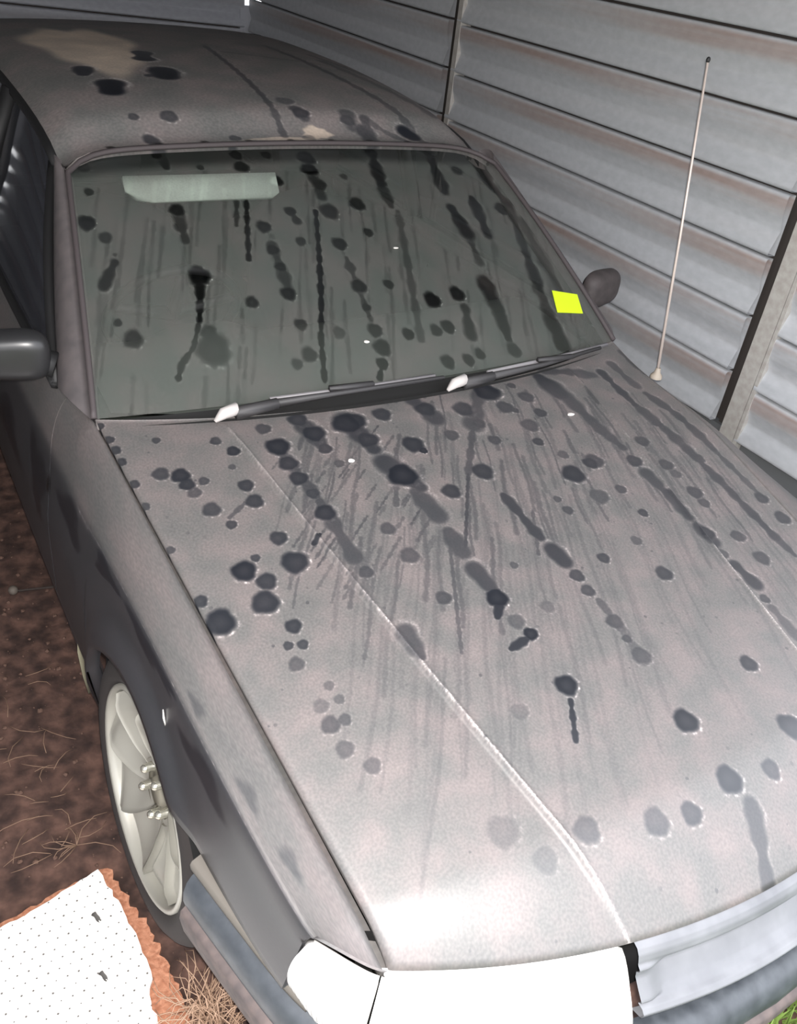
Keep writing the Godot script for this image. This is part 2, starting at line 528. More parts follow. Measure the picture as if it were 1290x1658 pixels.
func build_cabin() -> void:
	for s in [-1.0, 1.0]:
		var inner := func(u: float) -> Vector3: return mirrored(glass_at(1.0, u * 0.93) + Vector3(0.006, 0.0, 0), s)
		var outer := func(u: float) -> Vector3: return mirrored(pillar_line(u) + Vector3(0.004, 0, 0.012), s)
		obj("windscreen_pillar", strip(inner, outer, 24, 8, Vector3(s * 0.012, 0.014, 0.004), 0.03), M.pillar_dust, car)
		# drip rail above the side windows
		var st := start()
		var rail := []
		for k in 25:
			var z := lerpf(-1.14, -2.9, k / 24.0)
			rail.append(Vector3(s * 0.624, roof_y(0.618, z) - 0.034, z))
		tube(st, rail, [0.013], 8)
		obj("drip_rail", done(st), M.black_trim, car)
	# back window, boot lid and tail
	var fs := func(u: float) -> Vector3: return Vector3(lerpf(-0.6, 0.6, u), roof_y(lerpf(-0.6, 0.6, u), -3.0) - 0.01, -3.0)
	var ft := func(u: float) -> Vector3: return Vector3(lerpf(-0.7, 0.7, u), 1.03 - 0.05 * pow(u * 2 - 1, 2.0), -3.38 + 0.08 * pow(u * 2 - 1, 2.0))
	obj("back_window", strip(fs, ft, 24, 10, Vector3(0, 0.02, -0.02)), M.side_glass, car)
	var fb := func(u: float) -> Vector3: return Vector3(lerpf(-0.69, 0.69, u), 0.95 - 0.05 * pow(u * 2 - 1, 2.0), -3.78 + 0.12 * pow(u * 2 - 1, 2.0))
	obj("boot_lid", strip(ft, fb, 24, 10, Vector3(0, 0.03, -0.01)), M.side_dust, car)
	var fd := func(u: float) -> Vector3: return Vector3(lerpf(-0.70, 0.70, u), 0.25, -3.86 + 0.14 * pow(u * 2 - 1, 2.0))
	obj("back_bumper", strip(fb, fd, 24, 10, Vector3(0, 0.01, -0.04), 0.02), M.side_dust, car)
	for s in [-1.0, 1.0]:
		var c0 := func(u: float) -> Vector3: return Vector3(s * lerpf(0.62, 0.76, u), lerpf(1.38, 0.96, u), lerpf(-2.72, -2.85, u))
		var c1 := func(u: float) -> Vector3: return Vector3(s * lerpf(0.60, 0.71, u), lerpf(1.37, 0.98, u), lerpf(-3.02, -3.42, u))
		obj("rear_pillar", strip(c0, c1, 16, 6, Vector3(s * 0.015, 0.01, 0), 0.02), M.side_dust, car)

func build_sides() -> void:
	for s in [-1.0, 1.0]:
		# front fender: its nose end follows the rear edge of the lamp
		var back := func(v: float) -> float: return lerpf(-0.60, -0.66, v)
		var front := func(v: float) -> float:
			return fender_end(v)
		var flow := func(z: float) -> float:
			if z > 0.2: return maxf(arch_low(z, 0.0, 0.20), lerpf(0.560, 0.572, clampf((z - 0.28) / 0.35, 0, 1)))
			return arch_low(z, 0.0, 0.20)
		tag(obj("front_fender", side_panel(s, back, front, flow, 110), M.panel_dust, car), "dusty dark front fender")
		# doors, each with its window
		for d in [[-0.665, -1.66, -0.605], [-1.666, -2.40, -1.666]]:
			var b0 := func(v: float) -> float: return d[1]
			var b1 := func(v: float) -> float: return lerpf(d[2], d[0], v)
			var dl := func(z: float) -> float: return arch_low(z, -2.68, 0.235)
			var door := obj("front_door" if d[2] > -1.0 else "rear_door", side_panel(s, b0, b1, dl, 36), M.panel_dust, car)
			var st := start()
			var hz: float = d[1] + 0.14
			var hx := side_x(hz, 0.76) + 0.02
			tube(st, [Vector3(s * (hx - 0.02), 0.775, hz - 0.09), Vector3(s * hx, 0.775, hz - 0.075), Vector3(s * hx, 0.775, hz + 0.075), Vector3(s * (hx - 0.02), 0.775, hz + 0.09)], [0.011], 8)
			obj("handle", done(st), M.black_trim, door)
			var w0 := func(u: float) -> Vector3: return Vector3(s * 0.767, 0.962, lerpf(-0.645 if d[2] > -1.0 else -1.72, d[1] + 0.05 if d[2] > -1.0 else -2.62, u))
			var w1 := func(u: float) -> Vector3:
				var z := lerpf(-1.165 if d[2] > -1.0 else -1.72, d[1] + 0.05 if d[2] > -1.0 else -2.52, u)
				return Vector3(s * 0.626, roof_y(0.618, z) - 0.045, z)
			obj("side_window", strip(w0, w1, 24, 10, Vector3(s * 0.004, 0.0015, 0)), M.side_glass, door)
			var fr := start()
			var path := []
			for k in 13: path.append(w0.call(k / 12.0) + Vector3(s * 0.004, 0, 0))
			tube(fr, path, [0.012], 6)
			path = []
			for k in 13:
				var v := k / 12.0
				var p0: Vector3 = w0.call(0.0)
				var p1: Vector3 = w1.call(0.0)
				path.append(p0.lerp(p1, v) + Vector3(s * 0.014, 0.004, 0) * 4.0 * v * (1.0 - v))
			tube(fr, path, [0.013], 6)
			obj("window_frame", done(fr), M.black_trim, door)
			var pl := start()
			var ptop := Vector3(s * 0.626, 1.37, d[1])
			tube(pl, [Vector3(s * 0.764, 0.96, d[1]), Vector3(s * 0.712, 1.17, d[1]), ptop], [0.026], 8)
			obj("door_pillar", done(pl), M.black_trim, car)
		# quarter panel behind the rear door
		var q0 := func(v: float) -> float: return -3.76
		var q1 := func(v: float) -> float: return -2.406
		var ql := func(z: float) -> float: return arch_low(z, -2.68, 0.25)
		obj("rear_fender", side_panel(s, q0, q1, ql, 60), M.panel_dust, car)
		# sill under the doors
		var sl := start()
		var sf := func(u: float, v: float) -> Vector3:
			var z := lerpf(-2.32, -0.345, u)
			return Vector3(s * (side_x(z, 0.24) + lerpf(0.0, -0.05, v * v) + 0.006 * sin(v * PI)), lerpf(0.232, 0.155, v), z)
		grid(sl, 40, 6, sf, zy, s < 0)
		obj("sill", done(sl), M.sill_dust, car)
		# pale guard low on the fender behind the wheel
		var mf := start()
		var o := PackedVector2Array([Vector2(-0.075, 0.052), Vector2(-0.03, 0.062), Vector2(0.03, 0.052), Vector2(0.07, 0.02), Vector2(0.085, -0.03), Vector2(0.06, -0.065), Vector2(0.0, -0.06), Vector2(-0.06, -0.03)])
		prism(mf, o, -0.004, 0.004, Transform3D(Basis(Vector3(0, 0, 1), Vector3(-s * 0.12, 0.99, 0), Vector3(s, 0.12, 0)), Vector3(s * 0.803, 0.25, -0.515)))
		tag(obj("fender_guard", done(mf), M.flap, car), "pale guard low on the fender behind the wheel")
		# dark liner inside the wheel arch
		for zc in [0.0, -2.68]:
			var ln := start()
			var lf := func(u: float, v: float) -> Vector3:
				var a := lerpf(-0.25, PI + 0.25, u)
				return Vector3(s * lerpf(0.79, 0.50, v), 0.318 + sin(a) * (ARCH + 0.004), zc + cos(a) * (ARCH + 0.004))
			grid(ln, 30, 2, lf)
			obj("wheel_arch_liner", done(ln), M.dark, car)

func bumper_plan(u: float) -> Vector2:                                     # (x, z) of the bumper line, u 0 at the wheel arch of the +x side, 1 at the other
	var a := absf(u * 2.0 - 1.0)
	var x := table([0.0, 0.2, 0.4, 0.55, 0.66, 0.75, 0.83, 0.92, 1.0], [0.0, 0.20, 0.40, 0.545, 0.637, 0.697, 0.737, 0.772, 0.800], a)
	var z := table([0.0, 0.2, 0.4, 0.55, 0.66, 0.75, 0.83, 0.92, 1.0], [0.925, 0.913, 0.873, 0.817, 0.755, 0.685, 0.60, 0.46, 0.335], a)
	return Vector2(x * signf(0.5 - u + 1e-9), z)

func along_bumper(st: SurfaceTool, prof: Array, n := 90, from := 0.0, to := 1.0) -> void:             # prof: (outwards, height)
	var f := func(w: float, v: float) -> Vector3:
		var u := lerpf(from, to, w)
		var p := bumper_plan(u)
		var e := bumper_plan(minf(u + 0.004, 1.0)) - bumper_plan(maxf(u - 0.004, 0.0))
		var nrm := Vector2(e.y, -e.x).normalized()
		if nrm.dot(Vector2(p.x, p.y - 0.2)) < 0: nrm = -nrm
		var k := v * (prof.size() - 1)
		var i := mini(int(k), prof.size() - 2)
		var q: Vector2 = prof[i].lerp(prof[i + 1], k - i)
		p += nrm * q.x
		return Vector3(p.x, q.y, p.y)
	grid(st, n, (prof.size() - 1) * 2, f, zy, true)

func build_front() -> void:
	var st := start()
	along_bumper(st, [Vector2(-0.03, 0.516), Vector2(-0.004, 0.518), Vector2(0.010, 0.512), Vector2(0.020, 0.500), Vector2(0.027, 0.48), Vector2(0.028, 0.455), Vector2(0.024, 0.435)])
	var b := obj("front_bumper", done(st), M.bumper, car)
	tag(b, "dusty blue-grey front bumper")
	st = start()
	along_bumper(st, [Vector2(0.024, 0.436), Vector2(0.034, 0.43), Vector2(0.037, 0.41), Vector2(0.03, 0.36), Vector2(0.01, 0.29), Vector2(-0.02, 0.235), Vector2(-0.07, 0.21)])
	tag(obj("bumper_skirt", done(st), M.skirt, b), "faded pinkish lower edge")
	st = start()
	for r in [[0.0, 0.098], [0.902, 1.0]]:
		along_bumper(st, [Vector2(-0.04, 0.556), Vector2(-0.010, 0.557), Vector2(0.008, 0.553), Vector2(0.012, 0.546), Vector2(0.011, 0.532), Vector2(-0.012, 0.529), Vector2(-0.03, 0.528)], 24, r[0], r[1])
	tag(obj("bumper_trim", done(st), M.taupe, b), "pale taupe strip along the bumper's top")
	# dark cavity behind bumper, lamps and grille
	st = start()
	var cav := func(u: float, v: float) -> Vector3:
		var x := lerpf(-0.66, 0.66, u)
		return Vector3(x, lerpf(0.70, 0.40, v), nose(x) - 0.055)
	grid(st, 30, 3, cav)
	obj("radiator_support", done(st), M.dark, car)
	# lamps
	for s in [-1.0, 1.0]:
		var lo := func(a: float) -> Vector3:
			return Vector3(s * table([0, 0.18, 0.36, 0.55, 0.78, 1.0], [0.742, 0.728, 0.690, 0.610, 0.465, 0.325], a), 0.548, table([0, 0.18, 0.36, 0.55, 0.78, 1.0], [0.602, 0.672, 0.745, 0.812, 0.868, 0.898], a))
		var hi := func(a: float) -> Vector3:
			if a < 0.36:
				var q := lerpf(0.52, 0.0, sm(0.0, 1.0, a / 0.36) * 0.4 + a / 0.36 * 0.6)
				var e := side_at(fender_end(q) + 0.004, q, 0.57)
				return Vector3(s * e.x, e.y - 0.006, e.z)
			var x := table([0.36, 0.55, 0.78, 1.0], [0.655, 0.575, 0.445, 0.318], a)
			return Vector3(s * x, hood_y(x, nose(x)) - 0.016, nose(x) - 0.006)
		for part in [["headlight", 0.335, 1.0], ["indicator", 0.0, 0.325]]:
			st = start()
			var f := func(u: float, v: float) -> Vector3:
				var a := lerpf(part[1], part[2], u)
				var p: Vector3 = hi.call(a)
				var q: Vector3 = lo.call(a)
				var o := p.lerp(q, v)
				var out := Vector3(s * (1.0 - sm(0.1, 0.7, a)), 0.5, sm(0.0, 0.5, a)).normalized()
				var round_off := 1.0 - pow(absf(v * 2 - 1), 6.0)
				return o + out * (0.014 * (4.0 * v * (1.0 - v)) + 0.004 * round_off + 0.0012 * sin(a * 260.0) * sm(0.55, 0.75, v))
			grid(st, 160, 24, f, null, s > 0)
			var back := func(u: float, v: float) -> Vector3:
				var p: Vector3 = f.call(u, v)
				return p - Vector3(s * 0.03, 0.02, 0.03) * (1.0 - pow(absf(v * 2 - 1), 4.0))
			grid(st, 40, 8, back, null, s < 0)
			var o := obj(part[0], done(st), M.lens, car)
			tag(o, "white %s lens wrapping the corner" % part[0] if part[0] == "indicator" else "wide pale headlight lens")
	# grille between the lamps
	var prof := [Vector2(-0.03, 0.684), Vector2(-0.004, 0.689), Vector2(0.008, 0.684), Vector2(0.015, 0.674), Vector2(0.019, 0.662), Vector2(0.016, 0.652), Vector2(0.006, 0.643), Vector2(0.008, 0.632), Vector2(0.022, 0.614), Vector2(0.034, 0.600), Vector2(0.046, 0.592), Vector2(0.055, 0.590), Vector2(0.062, 0.583), Vector2(0.060, 0.572), Vector2(0.04, 0.566)]
	st = start()
	var gf := func(u: float, v: float) -> Vector3:
		var x := lerpf(-0.298, 0.298, u)
		var k := v * (prof.size() - 1)
		var i := mini(int(k), prof.size() - 2)
		var q: Vector2 = prof[i].lerp(prof[i + 1], k - i)
		var endk := sm(0.24, 0.285, absf(x)) * sm(0.662, 0.645, q.y) * sm(0.592, 0.60, q.y)
		return Vector3(x, q.y, nose(x) + q.x + 0.016 * endk)
	grid(st, 90, 56, gf, zy)
	tag(obj("grille", done(st), M.grille, car), "smooth pale grey grille panel with a sunken band")

func build_wheel(s: float, zc: float) -> void:
	var st := start()
	var c := Vector3.ZERO
	lathe_x(st, c, [Vector2(0.236, -0.015), Vector2(0.246, 0.002), Vector2(0.262, 0.010), Vector2(0.285, 0.006), Vector2(0.303, -0.006), Vector2(0.314, -0.02), Vector2(0.318, -0.04), Vector2(0.318, -0.16), Vector2(0.30, -0.19), Vector2(0.232, -0.19)], 56, s)
	var w := obj("wheel", done(st), M.tyre, car)
	tag(w, "silver alloy wheel with dark tyre")
	var lean := 0.09 if zc > -1.0 else 0.02
	w.transform = Transform3D(Basis(Vector3.UP, 0.034 if zc > -1.0 else 0.0) * Basis(Vector3.BACK, -lean * -s), Vector3(s * 0.807, 0.317, zc))
	st = start()
	lathe_x(st, c, [Vector2(0.224, -0.05), Vector2(0.227, -0.012), Vector2(0.230, 0.002), Vector2(0.236, 0.006), Vector2(0.242, 0.002), Vector2(0.243, -0.02), Vector2(0.222, -0.17)], 64, s)
	obj("rim", done(st), M.alloy, w)
	if zc < -1.0 and s > 0: return
	# eight overlapping blades, each a little twisted
	for k in 8:
		st = start()
		var a0 := TAU * k / 8.0 + 0.25
		var bf := func(u: float, v: float) -> Vector3:
			var r := lerpf(0.060, 0.224, v)
			var a := a0 + u * (TAU / 8.0 - 0.01) + 0.75 * (r - 0.06) / 0.16 * 0.5
			var dish := -0.036 + 0.036 * sm(0.06, 0.23, r) - 0.010 * sm(0.19, 0.224, r)
			var tw := lerpf(0.010, -0.012, u) * sm(0.055, 0.12, r)
			var cup := -0.010 * sin(u * PI) * sm(0.07, 0.15, r)
			return c + Vector3(s * (dish + tw + cup), cos(a) * r, sin(a) * r)
		grid(st, 10, 14, bf, null, s < 0)
		var edge := func(u: float, v: float) -> Vector3: return bf.call(0.0, u) - Vector3(s * 0.028 * v, 0, 0)
		grid(st, 14, 1, edge)
		obj("blade", done(st), M.alloy, w)
	st = start()
	lathe_x(st, c, [Vector2(0.0, -0.030), Vector2(0.03, -0.031), Vector2(0.034, -0.04), Vector2(0.068, -0.042), Vector2(0.074, -0.034), Vector2(0.078, -0.05)], 40, s)
	obj("hub", done(st), M.alloy_dull, w)
	for k in 5:
		st = start()
		var a := TAU * k / 5.0 + 0.42
		var p := c + Vector3(0, cos(a) * 0.054, sin(a) * 0.054)
		lathe_x(st, p, [Vector2(0.0, -0.010), Vector2(0.006, -0.0115), Vector2(0.0095, -0.016), Vector2(0.0105, -0.022), Vector2(0.0105, -0.03), Vector2(0.013, -0.042)], 12, s)
		tag(obj("lug_nut", done(st), M.chrome, w), "shiny domed lug nut")

func build_small() -> void:
	# side mirrors
	for s in [-1.0, 1.0]:
		var st := start()
		var c := Vector3(s * (0.868 if s < 0 else 0.835), 1.03, -0.685)
		var f := func(u: float, v: float) -> Vector3:
			var a := u * TAU
			var b := lerpf(-0.5, 0.5, v) * PI
			var cx := signf(cos(a)) * pow(absf(cos(a)), 0.55)
			var cy := signf(sin(a)) * pow(absf(sin(a)), 0.62)
			var r := pow(maxf(cos(b), 0.0), 0.45)
			var depth := sin(b) * (0.045 if b > 0 else 0.012)
			var wx := (0.098 if s < 0 else 0.086) * r * cx
			return c + Vector3(wx, 0.056 * r * cy * (1.0 - 0.12 * s * wx / 0.1), depth + s * wx * -0.25)
		grid(st, 48, 20, f, zy)
		var m := obj("side_mirror", done(st), M.mirror_shell if s < 0 else M.mirror_dust, car)
		tag(m, "dusty grey door mirror")
		st = start()
		tube(st, [Vector3(s * 0.762, 1.0, -0.66), Vector3(s * 0.795, 1.012, -0.675), Vector3(s * 0.83, 1.03, -0.685)], [0.03, 0.026, 0.024], 10)
		obj("mirror_arm", done(st), M.black_trim, m)
		st = start()
		var gl := func(u: float, v: float) -> Vector3:
			var a := u * TAU
			var wx := (0.086 if s < 0 else 0.076) * v * signf(cos(a)) * pow(absf(cos(a)), 0.6)
			return c + Vector3(wx, 0.048 * v * signf(sin(a)) * pow(absf(sin(a)), 0.62), -0.0135 + s * wx * -0.25)
		grid(st, 32, 2, gl)
		obj("mirror_glass", done(st), M.mirror_glass, m)
	# wipers: pivot under a pale cap, arm and rubber blade lying along the foot of the glass
	for w in [[Vector3(-0.478, 0.985, -0.385), [Vector3(-0.36, 0.992, -0.385), Vector3(-0.22, 1.0, -0.373), Vector3(0.06, 1.004, -0.362)], [Vector3(-0.37, 0.992, -0.405), Vector3(0.05, 0.997, -0.387)]],
			[Vector3(0.088, 0.990, -0.345), [Vector3(0.20, 0.993, -0.350), Vector3(0.38, 0.990, -0.372), Vector3(0.62, 0.982, -0.425)], [Vector3(0.20, 0.99, -0.375), Vector3(0.67, 0.974, -0.452)]]]:
		var st := start()
		var shift := Vector3(0, -0.005, 0.014)
		var p0: Vector3 = w[0] + shift
		var pts := []
		for q in w[1]: pts.append(q + shift)
		tube(st, [p0 + Vector3(0.02, -0.002, 0.0), pts[0]], [0.015, 0.012], 8)
		tube(st, [pts[0], pts[1], pts[2]], [0.010, 0.006, 0.005], 8)
		box(st, pts[1] + Vector3(0.04, 0.008, -0.008), Vector3(0.11, 0.010, 0.012), Basis(Vector3.UP, -0.08))
		var arm := obj("wiper", done(st), M.wiper, car)
		tag(arm, "dark wiper lying along the foot of the glass")
		st = start()
		var b0: Vector3 = w[2][0] + shift
		var b1: Vector3 = w[2][1] + shift
		tube(st, [b0, b0.lerp(b1, 0.5) + Vector3(0, 0.004, 0.012), b1], [0.006], 6)
		tag(obj("wiper_blade", done(st), M.wiper_rib, arm), "grey wiper blade")
		st = start()
		tube(st, [p0 + Vector3(-0.028, -0.010, 0.006), p0 + Vector3(-0.008, 0.004, 0.002), p0 + Vector3(0.020, 0.008, -0.002), p0 + Vector3(0.026, -0.004, -0.002)], [0.004, 0.013, 0.015, 0.004], 9)
		tag(obj("pivot_cap", done(st), M.cap, arm), "flaking white pivot cap")
	# black channel between bonnet and glass
	var ch := start()
	var cf := func(u: float, v: float) -> Vector3:
		var x := lerpf(-0.72, 0.72, u)
		var g := glass_bottom(x)
		return Vector3(x, g.y - 0.028 * sin(v * PI) - 0.012, lerpf(cowl(x) + 0.02, g.z - 0.01, v))
	grid(ch, 50, 5, cf)
	obj("cowl_channel", done(ch), M.dark, car)
	# aerial on the left fender
	var at := start()
	lathe_y(at, Vector3(0.738, 0.925, -0.293), [Vector2(0.017, 0.0), Vector2(0.016, 0.008), Vector2(0.009, 0.016), Vector2(0.006, 0.03)], 14)
	var ae := obj("aerial", done(at), M.aerial_foot, car)
	tag(ae, "thin pale whip aerial on the left fender")
	at = start()
	tube(at, [Vector3(0.738, 0.945, -0.293), Vector3(0.722, 1.3, -0.338), Vector3(0.708, 1.695, -0.396)], [0.0042, 0.0034, 0.0030], 8)
	obj("aerial_rod", done(at), M.aerial, ae)
	at = start()
	lathe_y(at, Vector3(0.708, 1.693, -0.396), [Vector2(0.0, 0.012), Vector2(0.004, 0.010), Vector2(0.0055, 0.005), Vector2(0.004, 0.0), Vector2(0.0, -0.001)], 10)
	obj("aerial_tip", done(at), M.black_trim, ae)

func lathe_y(st: SurfaceTool, c: Vector3, prof: Array, n := 24) -> void:
	for k in prof.size() - 1:
		for s in n:
			var p := []
			for q in [[k, s], [k, s + 1], [k + 1, s + 1], [k + 1, s]]:
				var r: Vector2 = prof[q[0]]
				var a: float = TAU * q[1] / n
				p.append(c + Vector3(cos(a) * r.x, r.y, sin(a) * r.x))
			quad(st, p[0], p[1], p[2], p[3])

func build_inside() -> void:
	var st := start()
	var df := func(u: float, v: float) -> Vector3:
		var x := lerpf(-0.68, 0.68, u)
		var z0 := -0.40 - 0.3 * x * x
		var hump := 0.035 * sm(0.0, 0.12, 0.17 - absf(x + 0.36)) 
		return Vector3(x, table([0, 0.5, 0.75, 0.85, 1.0], [0.93, 0.945, 0.94, 0.90, 0.62], v) + hump * sm(0.3, 0.6, v), lerpf(z0, -0.98, v))
	grid(st, 60, 24, df)
	tag(obj("dashboard", done(st), M.dash, car), "grey dashboard seen through the dusty glass")
	st = start()
	var ring := []
	var cc := Vector3(-0.36, 0.90, -1.10)
	var ax := Basis(Vector3.RIGHT, -1.05)
	for k in 41: ring.append(cc + ax * Vector3(cos(TAU * k / 40.0), 0, sin(TAU * k / 40.0)) * 0.185)
	tube(st, ring, [0.014], 8, false)
	for a in [0.3, PI - 0.3, PI / 2]: tube(st, [cc, cc + ax * Vector3(cos(a), 0, sin(a)) * 0.18], [0.022, 0.012], 8)
	obj("steering_wheel", done(st), M.black_trim, car)
	for x in [-0.36, 0.36]:
		st = start()
		var sf := func(u: float, v: float) -> Vector3:
			var a := u * TAU
			var wv := table([0, 0.1, 0.5, 0.9, 1.0], [0.0, 0.24, 0.25, 0.2, 0.0], v)
			return Vector3(x + cos(a) * wv, lerpf(0.42, 1.04, v), -1.62 - 0.18 * v + sin(a) * wv * 0.3)
		grid(st, 24, 14, sf)
		box(st, Vector3(x, 0.42, -1.38), Vector3(0.48, 0.14, 0.5))
		tube(st, [Vector3(x - 0.11, 1.14, -1.80), Vector3(x, 1.15, -1.79), Vector3(x + 0.11, 1.14, -1.80)], [0.05, 0.06, 0.05], 10)
		obj("seat", done(st), M.seat, car)
	# driver's sun visor folded against the glass
	st = start()
	var o := PackedVector2Array([Vector2(-0.205, 0.034), Vector2(-0.205, -0.002), Vector2(-0.18, -0.022), Vector2(-0.14, -0.032), Vector2(0.185, -0.032), Vector2(0.205, -0.02), Vector2(0.205, 0.034)])
	prism(st, o, -0.009, 0.009, Transform3D(Basis(Vector3.RIGHT, -0.62) , Vector3(-0.278, 1.252, -1.062)))
	tag(obj("sun_visor", done(st), M.visor, car), "pale sun visor behind the driver's side glass")
	# floor pan, engine bay and bulkhead keep light from below out
	st = start(false)
	box(st, Vector3(0, 0.24, -1.55), Vector3(1.14, 0.05, 4.3))
	box(st, Vector3(0, 0.42, -0.46), Vector3(1.12, 0.80, 0.04))
	box(st, Vector3(0, 0.56, 0.12), Vector3(1.02, 0.05, 1.16))
	box(st, Vector3(0, 0.80, -3.1), Vector3(1.3, 0.04, 0.5))
	box(st, Vector3(0, 0.52, -2.85), Vector3(0.96, 0.5, 0.04))
	obj("floor_pan", done(st), M.dark, car)

# ------------------------------------------------------------------ the shed
const RIGHT := 1.1606
const LEFT := -1.54
const BACK := -4.30
const TOP := 2.42
const PITCH := 0.1782

# one horizontal rib of wall sheet: overlapped lip above, pan, shallow step, rounded lower edge
func rib(z0: float, z1: float, y: float, out: Callable, sd: float) -> ArrayMesh:
	var prof := [Vector2(0.0075, -0.016), Vector2(0.0075, 0.006), Vector2(0.011, 0.010), Vector2(0.022, 0.011), Vector2(0.062, 0.009), Vector2(0.070, 0.006), Vector2(0.104, -0.006), Vector2(0.112, -0.006), Vector2(0.120, -0.002), Vector2(0.164, 0.013), Vector2(0.172, 0.014), Vector2(0.1765, 0.009), Vector2(0.1775, -0.016)]
	var st := start()
	var n := 6
	var f := func(u: float, v: float) -> Vector3:
		var k := v * (prof.size() - 1)
		var i := mini(int(k), prof.size() - 2)
		var q: Vector2 = prof[i].lerp(prof[i + 1], k - i)
		var a := lerpf(z0, z1, u)
		return out.call(a, y - q.x, q.y + 0.0015 * sin(a * 3.0 + y * 20.0))
	var uvf := func(_p: Vector3, u: float, v: float) -> Vector2:
		var k := v * (prof.size() - 1)
		var i := mini(int(k), prof.size() - 2)
		return Vector2(lerpf(z0, z1, u) * 0.4 + sd, lerpf(prof[i].x, prof[i + 1].x, k - i) / 0.1782)
	grid(st, n, (prof.size() - 1), f, uvf)
	var bk := func(u: float, v: float) -> Vector3:
		return out.call(lerpf(z0, z1, u), y - lerpf(0.0075, 0.1775, v), -0.017)
	grid(st, 1, 1, bk, uvf, true)
	return done(st)

func build_shed() -> void:
	# right-hand wall: three lengths of sheet between posts
	var wall := base("wall_right")
	structure(wall, "grey ribbed metal shed wall with rusty brown bands beside the car")
	var right := func(z: float, y: float, d: float) -> Vector3: return Vector3(RIGHT - d, y, z)
	var runs := [[BACK, -2.175, 1.2170], [-2.112, -0.372, 1.2090], [-0.262, MOUTH + 0.02, 1.1927]]
	for r in runs:
		for k in range(-6, 3):
			var y: float = r[2] - k * PITCH
			obj("panel", rib(r[0], r[1], y, right, fmod(absf(k * 0.37 + r[1]), 1.0)), M.sheet, wall)
	var st := start(false)
	box(st, Vector3(RIGHT + 0.045, 0.33, (BACK + MOUTH + 0.02) / 2), Vector3(0.03, 0.66, MOUTH + 0.02 - BACK))
	tag(obj("kick_board", done(st), M.kick, wall), "plain grey lower wall set back under the ribbed sheet")
	st = start(false)
	box(st, Vector3(RIGHT + 0.085, TOP / 2, (BACK + MOUTH + 0.02) / 2), Vector3(0.04, TOP, MOUTH + 0.02 - BACK))
	obj("backing", done(st), M.rust_dark, wall)
	# posts: a dark slot and a pale flange
	for p in [[-2.112, 0.03, 0.030, "thin pale steel post on the far part of the ribbed wall"], [-0.322, 0.050, 0.058, "pale grey steel post with a dark slot near the shed's mouth"]]:
		var post := base("trim_1" if p[0] < -1 else "trim_2")
		structure(post, p[3])
		st = start(false)
		box(st, Vector3(RIGHT + 0.012, TOP / 2, p[0] + p[2] / 2), Vector3(0.05, TOP, p[2]))
		obj("flange", done(st), M.post, post)
		st = start(false)
		box(st, Vector3(RIGHT + 0.05, TOP / 2, p[0] - p[1] / 2), Vector3(0.01, TOP, p[1] + 0.01))
		obj("slot", done(st), M.rust_dark, post)
		if p[0] > -1:
			st = start(false)
			box(st, Vector3(RIGHT + 0.002, TOP / 2, p[0] + p[2] + 0.006), Vector3(0.03, TOP, 0.014))
			obj("edge_strip", done(st), M.post, post)
	# far wall
	var back := base("wall_back")
	structure(back, "grey ribbed metal wall behind the car's roof")
	var bw := func(x: float, y: float, d: float) -> Vector3: return Vector3(x, y - 0.038 * (x + 0.3), BACK - 0.02 + d)
	for k in 12:
		obj("panel", rib(LEFT + 0.075, RIGHT - 0.035, 2.36 - k * PITCH, bw, k * 0.21), M.sheet_back, back)
	st = start(false)
	box(st, Vector3((LEFT + RIGHT) / 2, 0.1, BACK - 0.04), Vector3(RIGHT - LEFT - 0.09, 0.2, 0.04))
	obj("kick_board", done(st), M.kick, back)
	st = start(false)
	box(st, Vector3((LEFT + RIGHT) / 2 + 0.015, TOP / 2, BACK - 0.055), Vector3(RIGHT - LEFT - 0.12, TOP, 0.02))
	obj("backing", done(st), M.rust_dark, back)
	# corner strips: daylight leaks in where the ribs do not meet them
	var corner := base("trim_3")
	structure(corner, "corner flashing at the far right of the shed with one bright gap")
	for q in [[0.0, 1.352], [1.392, TOP]]:
		st = start(false)
		box(st, Vector3(RIGHT + 0.02, (q[0] + q[1]) / 2, BACK - 0.03), Vector3(0.16, q[1] - q[0], 0.03))
		obj("flashing", done(st), M.sheet_back, corner)
	var far := base("trim_4")
	structure(far, "corner flashing at the far left of the shed with a row of bright gaps")
	var y0 := 0.0
	for y1 in [0.49, 0.555, 0.625, 0.71, 0.815, 0.93, 1.045, TOP + 0.02]:
		st = start(false)
		box(st, Vector3(LEFT + 0.0, (y0 + y1 - 0.018) / 2, BACK - 0.03), Vector3(0.16, y1 - 0.018 - y0, 0.03))
		obj("flashing", done(st), M.sheet_back, far)
		y0 = y1 + 0.018
	# left-hand wall
	var left := base("wall_left")
	structure(left, "ribbed metal shed wall on the driver's side")
	var lw := func(z: float, y: float, d: float) -> Vector3: return Vector3(LEFT + d, y, z)
	for r in [[BACK + 0.035, -1.5], [-1.5, MOUTH + 0.02]]:
		for k in 13: obj("panel", rib(r[0], r[1], 2.38 - k * PITCH, lw, fmod(k * 0.29, 1.0)), M.sheet, left)
	st = start(false)
	box(st, Vector3(LEFT - 0.05, TOP / 2, (BACK + MOUTH + 0.02) / 2), Vector3(0.04, TOP, MOUTH + 0.02 - BACK))
	obj("backing", done(st), M.rust_dark, left)
	# roof
	var roof := base("ceiling")
	structure(roof, "corrugated metal shed roof")
	st = start()
	var rf := func(u: float, v: float) -> Vector3: return Vector3(lerpf(LEFT - 0.1, RIGHT + 0.12, u), TOP + 0.012 * sin(u * 120.0), lerpf(BACK - 0.1, MOUTH, v))
	grid(st, 240, 1, rf)
	var rg := func(u: float, v: float) -> Vector3: return rf.call(u, v) + Vector3(0, 0.03, 0)
